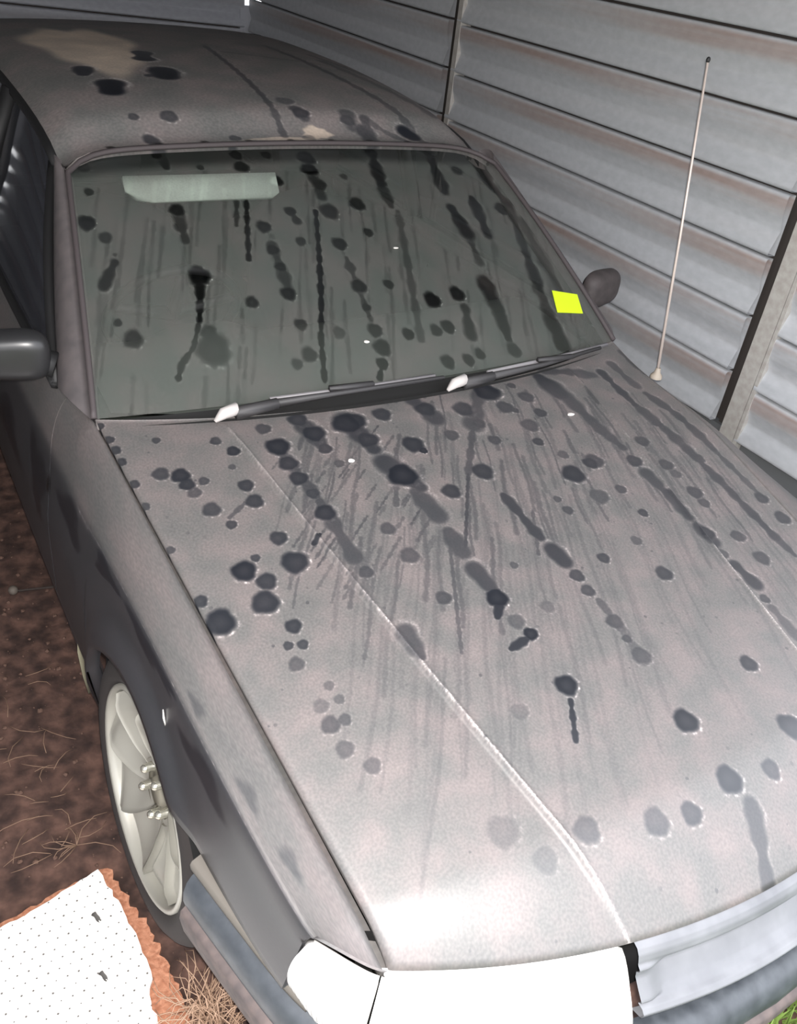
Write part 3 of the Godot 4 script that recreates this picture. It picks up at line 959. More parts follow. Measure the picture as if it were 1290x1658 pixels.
	grid(st, 240, 1, rg, null, true)
	obj("roof_sheet", done(st), M.sheet_plain, roof)
	st = start(false)
	for z in [-3.4, -2.2, -1.0, MOUTH - 0.06]: box(st, Vector3((LEFT + RIGHT) / 2, TOP - 0.05, z), Vector3(RIGHT - LEFT + 0.1, 0.08, 0.05))
	obj("purlins", done(st), M.sheet_plain, roof)

const MOUTH := 0.5

func build_ground() -> void:
	var nz := FastNoiseLite.new()
	nz.seed = 5; nz.frequency = 2.2; nz.fractal_octaves = 5
	var st := start()
	var f := func(u: float, v: float) -> Vector3:
		var x := lerpf(LEFT - 0.1, RIGHT + 0.1, u)
		var z := lerpf(BACK - 0.1, 1.25, v)
		return Vector3(x, 0.012 * nz.get_noise_2d(x * 1.6, z * 1.6) - 0.006, z)
	grid(st, 150, 260, f)
	var fl := obj("floor", done(st), M.dirt)
	structure(fl, "bare reddish brown dirt floor with straw and crumbs")
	st = start()
	var g := func(u: float, v: float) -> Vector3:
		var x := lerpf(-14, 14, u)
		var z := lerpf(-24, 20, v)
		return Vector3(x, -0.04, z)
	grid(st, 20, 20, g)
	structure(obj("ground", done(st), M.lawn), "grassy ground outside the shed")
	st = start()
	var y := func(u: float, v: float) -> Vector3: return Vector3(lerpf(-14, 14, u), -0.03, lerpf(-24, BACK - 0.3, v))
	grid(st, 4, 4, y)
	var y2 := func(u: float, v: float) -> Vector3: return Vector3(lerpf(-14, LEFT - 0.3, u), -0.03, lerpf(BACK - 0.3, -0.5, v))
	grid(st, 4, 4, y2)
	structure(obj("path", done(st), M.concrete), "pale concrete yard behind the shed")
	# grass at the shed's mouth
	var blade := start(false)
	tri(blade, Vector3(-0.004, 0, 0), Vector3(0.004, 0, 0), Vector3(0.002, 0.05, 0.006))
	tri(blade, Vector3(-0.0, 0, -0.003), Vector3(0.0, 0, 0.003), Vector3(0.006, 0.05, 0.0))
	var mm := MultiMesh.new()
	mm.transform_format = MultiMesh.TRANSFORM_3D
	mm.mesh = done(blade)
	mm.instance_count = 9000
	for k in 9000:
		var p := Vector3(rng.randf_range(0.0, 1.1), -0.005, rng.randf_range(0.86, 1.7))
		var b := Basis(Vector3.UP, rng.randf() * TAU) * Basis(Vector3.RIGHT, rng.randf_range(-0.7, 0.7))
		mm.set_instance_transform(k, Transform3D(b.scaled(Vector3.ONE * rng.randf_range(0.6, 1.5)), p))
	var gr := MultiMeshInstance3D.new()
	gr.multimesh = mm
	gr.material_override = M.grass
	adopt(gr, "grass", self)
	tag(gr, "short bright green grass under the front bumper", "grass", "", "stuff")
	# clods and crumbs on the dirt
	var clod := start()
	var cf := func(u: float, v: float) -> Vector3:
		var a := u * TAU
		var b := (v - 0.5) * PI
		return Vector3(cos(a) * cos(b), sin(b) * 0.7, sin(a) * cos(b)) * (0.01 + 0.002 * sin(a * 3.0 + v * 7.0))
	grid(clod, 7, 5, cf)
	var cm := MultiMesh.new()
	cm.transform_format = MultiMesh.TRANSFORM_3D
	cm.mesh = done(clod)
	cm.instance_count = 800
	for k in 800:
		var p := Vector3(rng.randf_range(-1.4, -0.72), 0.0, rng.randf_range(-1.6, 0.8))
		cm.set_instance_transform(k, Transform3D(Basis(Vector3.UP, rng.randf() * TAU).scaled(Vector3.ONE * (0.12 + 0.7 * pow(rng.randf(), 3.0))), p))
	var ci := MultiMeshInstance3D.new()
	ci.multimesh = cm
	ci.material_override = M.crumb
	adopt(ci, "dirt_crumbs", self)
	tag(ci, "loose brown crumbs of earth scattered on the dirt floor", "crumbs", "", "stuff")
	straw("straw", 45, Vector3(-0.97, 0.012, -0.30), Vector2(0.17, 0.42), Vector2(0.03, 0.11), "thin dry straws scattered over the dirt beside the wheel")
	straw("dry_grass", 260, Vector3(-0.785, 0.02, 0.38), Vector2(0.04, 0.07), Vector2(0.05, 0.13), "tangled tuft of dry grass beside the white board and bumper", 0.07)

func straw(called: String, n: int, c: Vector3, spread: Vector2, lens: Vector2, label: String, tall := 0.008) -> void:
	var st := start()
	for k in n:
		var p := c + Vector3(rng.randfn() * spread.x * 0.6, 0, rng.randfn() * spread.y * 0.6)
		var a := rng.randf() * TAU
		var l := rng.randf_range(lens.x, lens.y)
		if p.z > -0.14 and p.x < -0.84: p.x = -0.80 + 0.02 * rng.randf()
		if tall < 0.02: p.x = minf(p.x, -0.93)
		if tall < 0.02: p.z = minf(p.z, -0.16)
		var d := Vector3(cos(a), 0, sin(a)) * l
		var h := rng.randf() * tall
		var bend := Vector3(-d.z, 0, d.x) * rng.randf_range(-0.5, 0.5)
		tube(st, [p, p + d * 0.35 + bend * 0.5 + Vector3(0, h, 0), p + d * 0.75 + bend * 0.6 + Vector3(0, h * 0.9, 0), p + d + bend * 0.3 + Vector3(0, h * 0.3, 0)], [0.0011, 0.0012, 0.0010, 0.0006], 4)
	var o := obj(called, done(st), M.straw if tall < 0.02 else M.tuft)
	tag(o, label, "straw" if tall < 0.02 else "dry grass", "", "stuff")

func ragged(pts: Array, step: float, amount: float, sides: Array) -> PackedVector2Array:
	var out := PackedVector2Array()
	for k in pts.size():
		var a: Vector2 = pts[k]
		var b: Vector2 = pts[(k + 1) % pts.size()]
		var n := int(maxf(1.0, a.distance_to(b) / step))
		var nrm := Vector2(b.y - a.y, a.x - b.x).normalized()
		for i in n:
			var j: float = 0.0 if i == 0 else rng.randf_range(-1, 1) * amount * sides[k]
			out.append(a.lerp(b, float(i) / n) + nrm * j)
	return out

func build_board() -> void:
	# lies on the dirt: crumbling brown core, white dimpled face
	var t := base("dimpled_board", Vector3(-0.902, 0.0, -0.066))
	tag(t, "white dimpled board with a crumbling orange brown edge lying on the dirt", "board")
	var lay := Transform3D(Basis(Vector3.RIGHT, PI / 2), Vector3(0, 0.02, 0))      # outline (x, z) laid flat
	var st := start(false)
	prism(st, ragged([Vector2(0.0, -0.004), Vector2(0.018, 0.0), Vector2(0.062, 0.18), Vector2(0.078, 0.36), Vector2(0.10, 0.62), Vector2(-0.36, 0.70), Vector2(-0.50, 0.085)], 0.011, 0.008, [0.3, 1, 1, 1, 1, 0.5, 0.4]), -0.0, 0.012, lay)
	tag(obj("core", done(st), M.core, t), "crumbling orange brown core")
	st = start(false)
	prism(st, ragged([Vector2(-0.002, 0.0), Vector2(0.004, 0.02), Vector2(0.028, 0.17), Vector2(0.036, 0.28), Vector2(0.018, 0.34), Vector2(0.03, 0.62), Vector2(-0.37, 0.69), Vector2(-0.50, 0.094), Vector2(-0.24, 0.060)], 0.014, 0.004, [0.3, 1, 1, 1, 1, 1, 0.5, 0.5, 0.5]), -0.009, 0.0, lay)
	tag(obj("face", done(st), M.board_face, t), "white dimpled face")
	st = start(false)
	prism(st, ragged([Vector2(-0.50, 0.086), Vector2(-0.30, 0.062), Vector2(-0.17, 0.045), Vector2(-0.165, 0.055), Vector2(-0.30, 0.085), Vector2(-0.50, 0.115)], 0.014, 0.003, [1, 1, 1, 1, 1, 1]), -0.013, -0.009, lay)
	tag(obj("torn_edge", done(st), M.board_face, t), "torn strip along the far edge")
	for q in [[Vector3(-0.937, 0.032, 0.046), "small curled dark leaf scrap on the white board nearer the wheel", 0.013], [Vector3(-0.956, 0.032, 0.179), "small hooked dark leaf scrap on the white board farther from the wheel", 0.012]]:
		var lf := start()
		var r: float = q[2]
		var at: Vector3 = q[0]
		var ff := func(u: float, v: float) -> Vector3:
			var l := u * 2.0 - 1.0
			var wd := (1.0 - l * l) * r * 0.5 * (1.0 + 0.3 * sin(u * 9.0))
			return at + Vector3(l * r * 0.5 + (v - 0.5) * wd * 1.6 , 0.004 * sin(u * 5.0) + 0.003 * absf(v - 0.5), l * r * 1.0 + 0.4 * r * l * l - (v - 0.5) * wd)
		grid(lf, 10, 4, ff)
		tag(obj("leaf_scrap", done(lf), M.leaf), q[1], "leaf")

func build_bits() -> void:
	for q in [[Vector3(-0.270, 0.0, -0.183), 0.0072, "small white fleck on the bonnet below the driver's wiper", 1.0], [Vector3(0.343, 0.0, -0.1875), 0.0065, "small white fleck on the bonnet below the passenger's wiper", 1.6],
			[Vector3(-0.0852, 1.0524, -0.4822), 0.0070, "round white fleck low on the windscreen above the wiper", 1.0], [Vector3(0.1215, 1.1782, -0.7306), 0.0052, "tiny white fleck in the middle of the windscreen", 1.4]]:
		var c: Vector3 = q[0]
		if c.y == 0.0: c.y = hood_y(c.x, c.z) + 0.001
		else: c = on_glass(c.x, c.z) + Vector3(0, 0.001, 0.001)
		var st := start()
		var r: float = q[1]
		var w: float = q[3]
		var f := func(u: float, v: float) -> Vector3:
			var a := u * TAU
			var b := v * PI
			return c + Vector3(cos(a) * sin(b) * r * w * (1.0 + 0.15 * sin(a * 3.0)), cos(b) * r * 0.35, sin(a) * sin(b) * r)
		grid(st, 14, 8, f)
		tag(obj("white_fleck", done(st), M.white_cap), q[2], "fleck")
	# pale splinter stuck to the fender
	var st := start()
	var z := 0.145
	var y := 0.70
	var p := Vector3(-side_x(z, y) - 0.003, y, z)
	tube(st, [p + Vector3(0.001, 0.016, -0.006), p, p + Vector3(0.001, -0.016, 0.004)], [0.001, 0.0022, 0.001], 5)
	tag(obj("splinter", done(st), M.white_cap), "tiny white splinter stuck to the dark fender above the wheel", "splinter")
	# stick with a round knob lying by the sill
	st = start()
	tube(st, [Vector3(-0.885, 0.02, -1.13), Vector3(-0.83, 0.024, -1.115), Vector3(-0.75, 0.03, -1.09)], [0.004, 0.0035, 0.004], 7)
	var k := obj("stick", done(st), M.twig)
	tag(k, "thin stick with a round pale knob poking out below the sill", "stick")
	st = start()
	var kf := func(u: float, v: float) -> Vector3:
		return Vector3(-0.893, 0.024, -1.133) + Vector3(cos(u * TAU) * sin(v * PI), cos(v * PI), sin(u * TAU) * sin(v * PI)) * 0.015
	grid(st, 14, 9, kf)
	tag(obj("knob", done(st), M.knob, k), "round pale knob")

func sheet_image(tone: Color, stain: Color, amount: float, sd: int) -> ImageTexture:
	var w := 1024
	var h := 128
	var long := drawn_noise(w, h, 0.02, sd, 16, true)
	var fine := noise_bytes(w, h, 0.05, sd + 3, 4)
	for j in h:                                                            # the ends meet
		for i in 128:
			var k := i / 128.0
			long[j * w + i] = int(lerpf(long[j * w + w - 1 - i], long[j * w + i], 0.5 + 0.5 * k))
			long[j * w + w - 1 - i] = int(lerpf(long[j * w + i], long[j * w + w - 1 - i], 0.5 + 0.5 * k))
	var data := PackedByteArray()
	data.resize(w * h * 3)
	for j in h:
		var v := (j + 0.5) / h
		var band := sm(0.05, 0.12, v) * sm(0.42, 0.26, v)
		for i in w:
			var n := j * w + i
			var s := clampf(band * (0.45 + 0.9 * (long[n] / 255.0 - 0.5)) + 0.12 * maxf(0.0, long[n] / 255.0 - 0.5), 0.0, 1.0) * amount
			var c := tone.lerp(stain, s)
			var g := 0.95 + 0.07 * (fine[n] / 255.0 - 0.5) + 0.05 * (long[n] / 255.0 - 0.5)
			data[n * 3] = int(clampf(c.r * g, 0, 1) * 255); data[n * 3 + 1] = int(clampf(c.g * g, 0, 1) * 255); data[n * 3 + 2] = int(clampf(c.b * g, 0, 1) * 255)
	return ImageTexture.create_from_image(Image.create_from_data(w, h, false, Image.FORMAT_RGB8, data))

func dimple_image() -> Array:
	var w := 512
	var col := Image.create(w, w, false, Image.FORMAT_RGB8)
	var hgt := Image.create(w, w, false, Image.FORMAT_RGB8)
	col.fill(Color(0.93, 0.92, 0.90))
	hgt.fill(Color.WHITE)
	for r in 8:
		for c in 8:
			var cx := (c + 0.25 + (0.5 if r % 2 == 1 else 0.0)) * 64.0
			var cy := (r + 0.5) * 64.0
			for j in range(-9, 10):
				for i in range(-9, 10):
					var d := Vector2(i, j).length() / (4.6 + 1.2 * sin(r * 3.1 + c * 1.7))
					if d < 1.4:
						var k := smoothstep(1.3, 0.6, d)
						var x := posmod(int(cx) + i, w)
						var y := posmod(int(cy) + j, w)
						hgt.set_pixel(x, y, Color.WHITE.lerp(Color.BLACK, k))
						col.set_pixel(x, y, Color(0.93, 0.92, 0.90).lerp(Color(0.44, 0.42, 0.40), k))
	return [ImageTexture.create_from_image(col), ImageTexture.create_from_image(hgt)]

# the drip marks, measured on the car: x, z, radius, how clean; and for runs both ends, radius, how clean
var hood_spots := [-.409, -.336, .017, .5,
	-.402, -.272, .026, .8,
	-.401, -.219, .021, .7,
	-.398, -.172, .02, .7,
	-.389, -.123, .015, .6,
	-.388, -.066, .022, .75,
	-.493, .023, .026, .75,
	-.588, .006, .023, .85,
	-.559, .044, .019, .7,
	-.579, .086, .025, .75,
	-.667, .093, .027, .8,
	-.683, .038, .013, .65,
	-.557, -.014, .009, .6,
	-.498, -.043, .017, .65,
	-.505, -.148, .018, .65,
	-.505, -.194, .016, .65,
	-.512, -.252, .008, .4,
	-.493, -.295, .014, .75,
	-.517, -.335, .012, .6,
	-.591, -.157, .018, .55,
	-.569, -.107, .011, .6,
	-.652, -.282, .017, .55,
	-.617, -.264, .019, .75,
	-.613, -.237, .016, .7,
	-.579, -.234, .011, .5,
	-.607, -.211, .014, .45,
	-.631, -.376, .009, .5,
	-.695, -.091, .009, .5,
	-.726, -.454, .01, .6,
	-.719, -.409, .011, .6,
	-.716, -.376, .012, .6,
	-.714, -.34, .011, .6,
	-.708, -.273, .011, .6,
	-.706, -.21, .01, .5,
	-.325, -.341, .022, .65,
	-.311, -.287, .026, .75,
	-.308, -.236, .016, .6,
	-.226, -.297, .034, .8,
	-.299, -.185, .012, .4,
	-.21, -.3, .031, .75,
	-.205, -.234, .025, .7,
	-.132, -.304, .022, .6,
	-.02, -.294, .026, .65,
	.074, -.272, .026, .6,
	.173, -.32, .036, .75,
	-.112, -.192, .025, .7,
	-.099, -.167, .01, .8,
	-.184, -.111, .034, .9,
	-.106, -.035, .021, .65,
	-.002, -.069, .025, .65,
	.185, -.254, .022, .5,
	.205, -.237, .01, .5,
	.265, -.214, .017, .55,
	.267, -.278, .021, .5,
	.257, -.329, .012, .4,
	.207, -.179, .023, .45,
	.191, -.121, .014, .6,
	.087, -.154, .016, .5,
	.083, -.216, .017, .5,
	-.007, -.196, .018, .45,
	.206, -.002, .028, .75,
	.273, -.022, .019, .7,
	.224, -.065, .014, .4,
	.017, .254, .016, .6,
	.116, .056, .01, .45,
	.118, .092, .013, .5,
	-.094, .188, .009, .4,
	-.281, .093, .02, .45,
	-.288, .016, .016, .45,
	-.38, .099, .015, .5,
	-.174, .246, .022, .9,
	-.161, .341, .014, .85,
	-.171, .307, .017, .35,
	-.092, .299, .015, .25,
	-.272, .208, .016, .5,
	-.166, .458, .021, .85,
	-.275, .468, .016, .2,
	.014, .294, .015, .55,
	.105, .233, .014, .6,
	.016, .376, .018, .5,
	.012, .418, .01, .5,
	.012, .459, .02, .45,
	.208, .31, .019, .6,
	.213, .55, .018, .7,
	-.006, .601, .023, .9,
	.183, .683, .024, .85,
	.394, .304, .014, .4,
	.48, .275, .015, .45,
	.481, .342, .02, .5,
	.391, .434, .012, .5,
	.213, .215, .013, .4,
	-.012, .716, .023, .9,
	.08, .73, .017, .6,
	-.115, .733, .018, .6,
	-.181, .72, .021, .45,
	-.295, .683, .021, .4,
	-.412, .625, .025, .2,
	-.377, .689, .019, .2,
	-.553, .153, .015, .7,
	-.577, .186, .009, .6,
	-.553, .194, .01, .6,
	-.579, .225, .014, .4,
	-.546, .286, .009, .3,
	-.541, .316, .009, .3,
	-.549, .353, .011, .4,
	-.574, .351, .016, .45,
	-.574, .314, .013, .25,
	-.571, .399, .015, .35,
	-.544, .443, .014, .35,
	.39, .003, .02, .6,
	.402, .243, .021, .7,
	.469, -.056, .019, .5,
	.47, .032, .019, .5,
	.472, .065, .015, .4,
	.475, .13, .02, .55,
	.472, .165, .015, .5,
	.474, .273, .017, .5,
	.288, .073, .014, .5,
	.287, -.025, .023, .55,
	.22, .077, .023, .4,
	.289, .151, .012, .6,
	.641, .194, .018, .55,
	.644, .26, .02, .55,
	.563, -.104, .016, .5,
	.576, .038, .016, .5]
var glass_spots := [-.62, -.891, .019, .85,
	-.591, -.847, .015, .5,
	-.626, -.646, .009, .45,
	-.606, -.603, .02, .5,
	-.416, -.713, .024, 1.000,
	-.397, -1.074, .015, .8,
	-.19, -1.067, .019, .75,
	-.191, -1.025, .02, .7,
	-.106, -1.065, .016, .7,
	-.115, -.97, .017, .75,
	-.121, -.866, .015, .6,
	-.405, -.898, .018, .75,
	-.413, -.848, .015, .5,
	-.21, -.825, .018, .65,
	-.214, -.756, .016, .65,
	-.215, -.706, .014, .65,
	-.225, -.633, .018, .75,
	-.228, -.551, .015, .55,
	-.133, -.771, .013, .5,
	-.32, -.626, .015, .6,
	-.583, -.801, .005, .3,
	-.3, -1.028, .01, .5,
	.004, -1.053, .026, .95,
	-.005, -1.007, .023, .9,
	-.001, -.952, .02, .6,
	-.014, -.859, .025, .6,
	-.032, -.755, .019, .65,
	-.035, -.685, .015, .4,
	-.037, -.629, .02, .6,
	-.044, -.57, .012, .5,
	-.05, -.508, .018, .65,
	-.052, -.463, .021, .7,
	-.07, -.425, .014, .9,
	.214, -1.067, .022, .85,
	.192, -.953, .014, .6,
	.18, -.887, .014, .55,
	.078, -.88, .022, .65,
	.085, -.978, .011, .4,
	.065, -.785, .014, .55,
	.047, -.626, .014, .5,
	-.13, -.775, .011, .45,
	.474, -1.068, .018, .5,
	.469, -1.001, .018, .5,
	.55, -.864, .021, .6,
	.15, -.573, .022, .9,
	.117, -.49, .016, .6,
	.235, -.587, .021, .85,
	.344, -.612, .027, .8,
	.342, -.543, .021, .65,
	.156, -.497, .018, .8,
	.034, -.488, .015, .8,
	.107, -.407, .018, .6,
	.17, -.407, .016, .6,
	.212, -.42, .015, .6,
	.11, -.407, .014, .5,
	.503, -.446, .024, .95,
	.326, -.427, .021, .5,
	-.582, -1.045, .017, .6,
	-.591, -.973, .011, .5,
	-.238, -.477, .018, .5,
	-.144, -.516, .016, .35,
	-.275, -.462, .013, .4,
	-.447, -.536, .036, .55,
	-.443, -.575, .019, .5,
	.519, -.601, .019, .4]
var roof_spots := [-.404, -1.239, .014, .5,
	-.311, -1.238, .023, .5,
	.075, -1.252, .026, .6,
	.214, -1.224, .023, .5,
	.056, -1.145, .019, .3,
	-.161, -1.147, .017, .4,
	.06, -1.328, .028, .3]
var hood_runs := [-.4, -.244, -.386, -.114, .012, .5,
	-.385, -.097, -.385, .058, .015, .5,
	-.325, -.341, -.308, -.236, .019, .55,
	-.223, -.303, -.206, -.203, .024, .65,
	-.202, -.157, -.164, -.065, .022, .6,
	-.182, -.056, -.172, .019, .019, .5,
	-.522, -.151, -.566, -.125, .005, .4,
	-.033, -.332, -.014, -.258, .022, .55,
	.002, .011, .006, .141, .012, .65,
	.011, .179, .015, .214, .017, .7,
	-.177, .17, -.17, .233, .016, .6,
	-.182, .265, -.199, .285, .009, .85,
	-.172, .347, -.215, .355, .008, .8,
	-.178, .487, -.218, .554, .005, .85,
	-.377, .25, -.376, .304, .015, .5,
	-.174, .067, -.176, .121, .018, .5,
	.02, .323, .017, .393, .008, .4,
	.02, .394, .007, .473, .01, .3,
	.394, .231, .398, .267, .018, .6,
	.398, .34, .403, .395, .016, .65,
	.396, .115, .394, .192, .013, .6,
	.395, .188, .4, .241, .01, .4,
	.39, .049, .395, .188, .015, .55,
	.569, .162, .571, .304, .011, .5,
	.387, .46, .382, .532, .012, .4,
	0, .763, -.04, .861, .014, .5,
	.575, -.342, .562, -.188, .012, .65,
	.562, -.188, .57, .002, .015, .5,
	.57, .002, .574, .151, .013, .55,
	.574, .151, .571, .302, .012, .6,
	.571, .302, .575, .359, .01, .5,
	.637, -.226, .648, -.123, .014, .5,
	.648, -.123, .644, .022, .013, .5,
	.644, .022, .645, .197, .009, .4,
	.378, -.293, .383, -.12, .02, .5,
	.383, -.12, .393, -.045, .015, .5,
	.361, -.348, .371, -.271, .026, .6,
	.149, -.315, .067, -.216, .02, .45,
	.397, -.374, .539, -.335, .017, .4,
	.64, -.373, .637, -.264, .013, .4,
	.721, -.425, .721, -.317, .012, .4,
	-.241, -.363, -.309, -.382, .009, .5,
	-.179, .075, -.305, .327, .004, .4,
	-.157, -.188, -.24, -.037, .006, .35,
	.067, -.216, -.039, -.071, .008, .45,
	-.039, -.071, -.164, .115, .004, .55,
	-.44, -.005, -.421, -.018, .005, .8,
	.037, .07, -.026, .179, .004, .4]
var glass_runs := [-.59, -.782, -.63, -.733, .011, .6,
	-.424, -.687, -.434, -.657, .01, .9,
	-.434, -.657, -.454, -.607, .007, .85,
	-.454, -.607, -.487, -.552, .005, .75,
	-.487, -.552, -.525, -.523, .006, .7,
	-.525, -.523, -.541, -.498, .007, .7,
	-.222, -.912, -.284, -.738, .006, .7,
	-.249, -.908, -.277, -.837, .006, .45,
	-.052, -.861, -.104, -.722, .006, .75,
	-.104, -.722, -.155, -.595, .007, .85,
	-.155, -.595, -.194, -.509, .006, .85,
	-.194, -.509, -.228, -.411, .006, .85,
	.217, -1.074, .185, -.946, .016, .7,
	.185, -.946, .177, -.87, .014, .5,
	.408, -1.082, .38, -.923, .017, .65,
	.371, -.861, .376, -.777, .019, .75,
	.376, -.777, .363, -.683, .011, .4,
	.564, -1.068, .558, -.961, .018, .65,
	.558, -.961, .586, -.882, .016, .6,
	.464, -.897, .445, -.772, .016, .65,
	.237, -.545, .213, -.473, .014, .6,
	.344, -.612, .337, -.523, .019, .7,
	.337, -.523, .326, -.458, .017, .65,
	.189, -.85, .062, -.473, .01, .3,
	.55, -.717, .509, -.508, .017, .55,
	.509, -.508, .512, -.447, .021, .7,
	.586, -.882, .55, -.717, .014, .45,
	-.071, -.424, -.093, -.393, .006, .8,
	-.211, -.767, -.221, -.627, .013, .45,
	-.005, -1.007, -.013, -.909, .014, .5,
	-.405, -.898, -.414, -.811, .012, .45,
	-.386, -1.108, -.386, -1.034, .014, .6,
	-.033, -.711, -.048, -.535, .008, .35,
	-.12, -.864, -.116, -.834, .01, .5,
	.601, -.82, .604, -.606, .019, .3]
var roof_runs := [-.395, -1.485, -.411, -1.410, .03, 1.000,
	-.438, -1.402, -.421, -1.424, .013, .6,
	-.428, -1.653, -.443, -1.586, .027, .8,
	-.194, -1.865, -.214, -1.777, .031, .95,
	-.204, -1.625, -.216, -1.553, .034, .95,
	-.265, -1.559, -.229, -1.581, .014, .6,
	.388, -1.184, .403, -1.160, .025, .9,
	.069, -1.269, .077, -1.234, .02, .5,
	.243, -1.189, .25, -1.157, .019, .5,
	.224, -1.252, .218, -1.199, .019, .4,
	-.183, -1.111, -.163, -1.088, .015, .6,
	-.389, -1.158, -.38, -1.108, .016, .6,
	.274, -1.230, .229, -1.081, .02, .45,
	.074, -2.043, -.014, -1.157, .01, .4,
	.347, -2.150, .421, -1.104, .014, .35,
	.469, -2.034, .655, -1.317, .014, .35,
	.274, -1.230, .396, -1.100, .011, .3,
	.1, -1.935, .42, -1.830, .01, .2,
	.458, -1.909, .548, -1.284, .017, .3]


func paint_dust(d: DustMap, spots: Array, runs: Array, edge := 0.22) -> void:
	for k in range(0, spots.size(), 4):
		d.spot(spots[k], spots[k + 1], spots[k + 2], minf(1.0, spots[k + 3] * (1.15 if edge < 0.3 else 0.95)), rng.randf() * TAU, edge)
	for k in range(0, runs.size(), 6):
		d.run(Vector2(runs[k], runs[k + 1]), Vector2(runs[k + 2], runs[k + 3]), runs[k + 4], minf(1.0, runs[k + 5] * (1.05 if edge < 0.3 else 0.92)), rng.randf() * TAU, 0.25, edge + 0.13)

func make_materials() -> Array:
	var hood := DustMap.new(1216, 1140, Vector2(-0.8, -0.55), Vector2(0.8, 0.95))
	paint_dust(hood, hood_spots, hood_runs)
	# thin trickles fanning out over the middle of the bonnet
	for k in 150:
		var x := rng.randf_range(-0.42, 0.62)
		var z := rng.randf_range(-0.34, 0.12)
		var a := Vector2(x, z)
		var lean := lerpf(-0.72, -0.18, clampf((x + 0.42) / 1.0, 0, 1)) + rng.randf_range(-0.05, 0.05)
		var l := rng.randf_range(0.06, 0.26)
		var r := rng.randf_range(0.0022, 0.0055)
		var s := rng.randf_range(0.12, 0.36)
		for q in 5:
			var b := a + Vector2(lean + 0.12 * sin(q * 1.3 + k), 1.0).normalized() * l / 5.0
			hood.run(a, b, r, s, k * 0.7 + q, 0.25, 0.6)
			a = b
	for k in 120:                                                          # long faint runs further down
		var a := Vector2(rng.randf_range(-0.35, 0.66), rng.randf_range(-0.15, 0.35))
		var lean := lerpf(-0.72, -0.22, clampf((a.x + 0.42) / 1.0, 0, 1)) + rng.randf_range(-0.05, 0.05)
		var l := rng.randf_range(0.2, 0.5)
		var r := rng.randf_range(0.002, 0.005)
		var s := rng.randf_range(0.05, 0.15)
		for q in 6:
			var b := a + Vector2(lean + 0.10 * sin(q * 1.1 + k * 1.7), 1.0).normalized() * l / 6.0
			hood.run(a, b, r, s, k * 0.9 + q, 0.2, 0.8)
			a = b
	for k in 46:                                                           # short slanting wrinkles beside the left fold
		var x := rng.randf_range(-0.42, -0.12)
		var z := rng.randf_range(-0.27, 0.10)
		var a := Vector2(x, z)
		hood.run(a, a + Vector2(-0.78, 0.62) * rng.randf_range(0.03, 0.10), rng.randf_range(0.002, 0.004), rng.randf_range(0.2, 0.45), k, 0.4, 0.5)
	for k in 220:
		hood.spot(rng.randf_range(-0.7, 0.7), rng.randf_range(-0.4, 0.84), rng.randf_range(0.0012, 0.004), rng.randf_range(0.1, 0.4), k)
	for s in [-1.0, 1.0]:                                                  # dust caked along the folds
		for k in 60:
			var z := -0.36 + k * 0.02
			hood.flake(Vector2(s * fold_x(z), z), Vector2(s * fold_x(z + 0.02), z + 0.02), 0.0032, (0.45 if k < 25 else 0.95) * rng.randf_range(0.6, 1.0))
	dusty("hood_dust", hood, PAINT, DUST, 0.93, 0.0, false, 11)
	M.hood_dust.clearcoat_enabled = false

	var glass := DustMap.new(1024, 576, Vector2(-0.8, -1.2), Vector2(0.8, -0.3))
	paint_dust(glass, glass_spots, glass_runs, 0.38)
	for k in 90:
		var x := rng.randf_range(-0.66, 0.66)
		var z := rng.randf_range(-1.08, -0.5)
		var a := Vector2(x, z)
		var lean := -0.42 + rng.randf_range(-0.06, 0.06)
		var l := rng.randf_range(0.08, 0.35)
		for q in 4:
			var b := a + Vector2(lean + 0.05 * sin(q * 1.7 + k), 1.0).normalized() * l / 4.0
			glass.run(a, b, rng.randf_range(0.003, 0.006), rng.randf_range(0.04, 0.16), k + q, 0.2, 0.7)
			a = b
	for j in glass.h:                                                      # less dust under the roof's edge and along the foot
		var z := glass.lo.y + (j + 0.5) / glass.h * (glass.hi.y - glass.lo.y)
		for i in glass.w:
			var x := glass.lo.x + (i + 0.5) / glass.w * 1.6
			var top := sm(0.085, 0.045, z - glass_top(x).z)
			glass.clean[j * glass.w + i] = maxf(glass.clean[j * glass.w + i], 0.42 * top)
	dusty("glass_dust", glass, Color(0.02, 0.03, 0.03), GLASS_DUST, GLASS_COVER, 0.10, true, 31)

	var roof := DustMap.new(640, 880, Vector2(-0.8, -3.2), Vector2(0.8, -1.0))
	paint_dust(roof, roof_spots, roof_runs)
	roof.blot(-0.34, -1.98, 0.16, 0.38, 1.0)
	roof.blot(0.09, -1.17, 0.045, 0.03, 0.9)
	roof.blot(-0.02, -1.14, 0.12, 0.012, 0.7)
	dusty("roof_dust", roof, PAINT, DUST.lightened(0.12), 0.95, 0.0, false, 51)
	M.roof_dust.metallic = 0.0
	M.roof_dust.metallic_specular = 0.25

	var side := DustMap.new(1400, 256, Vector2(-3.9, 0.0), Vector2(0.9, 1.0))
	for j in side.h:                                                       # dust settles on the shoulder and thins out below the crease
		var q := (j + 0.5) / side.h
		for i in side.w: side.clean[j * side.w + i] = 0.62 * sm(0.36, 0.44, q)
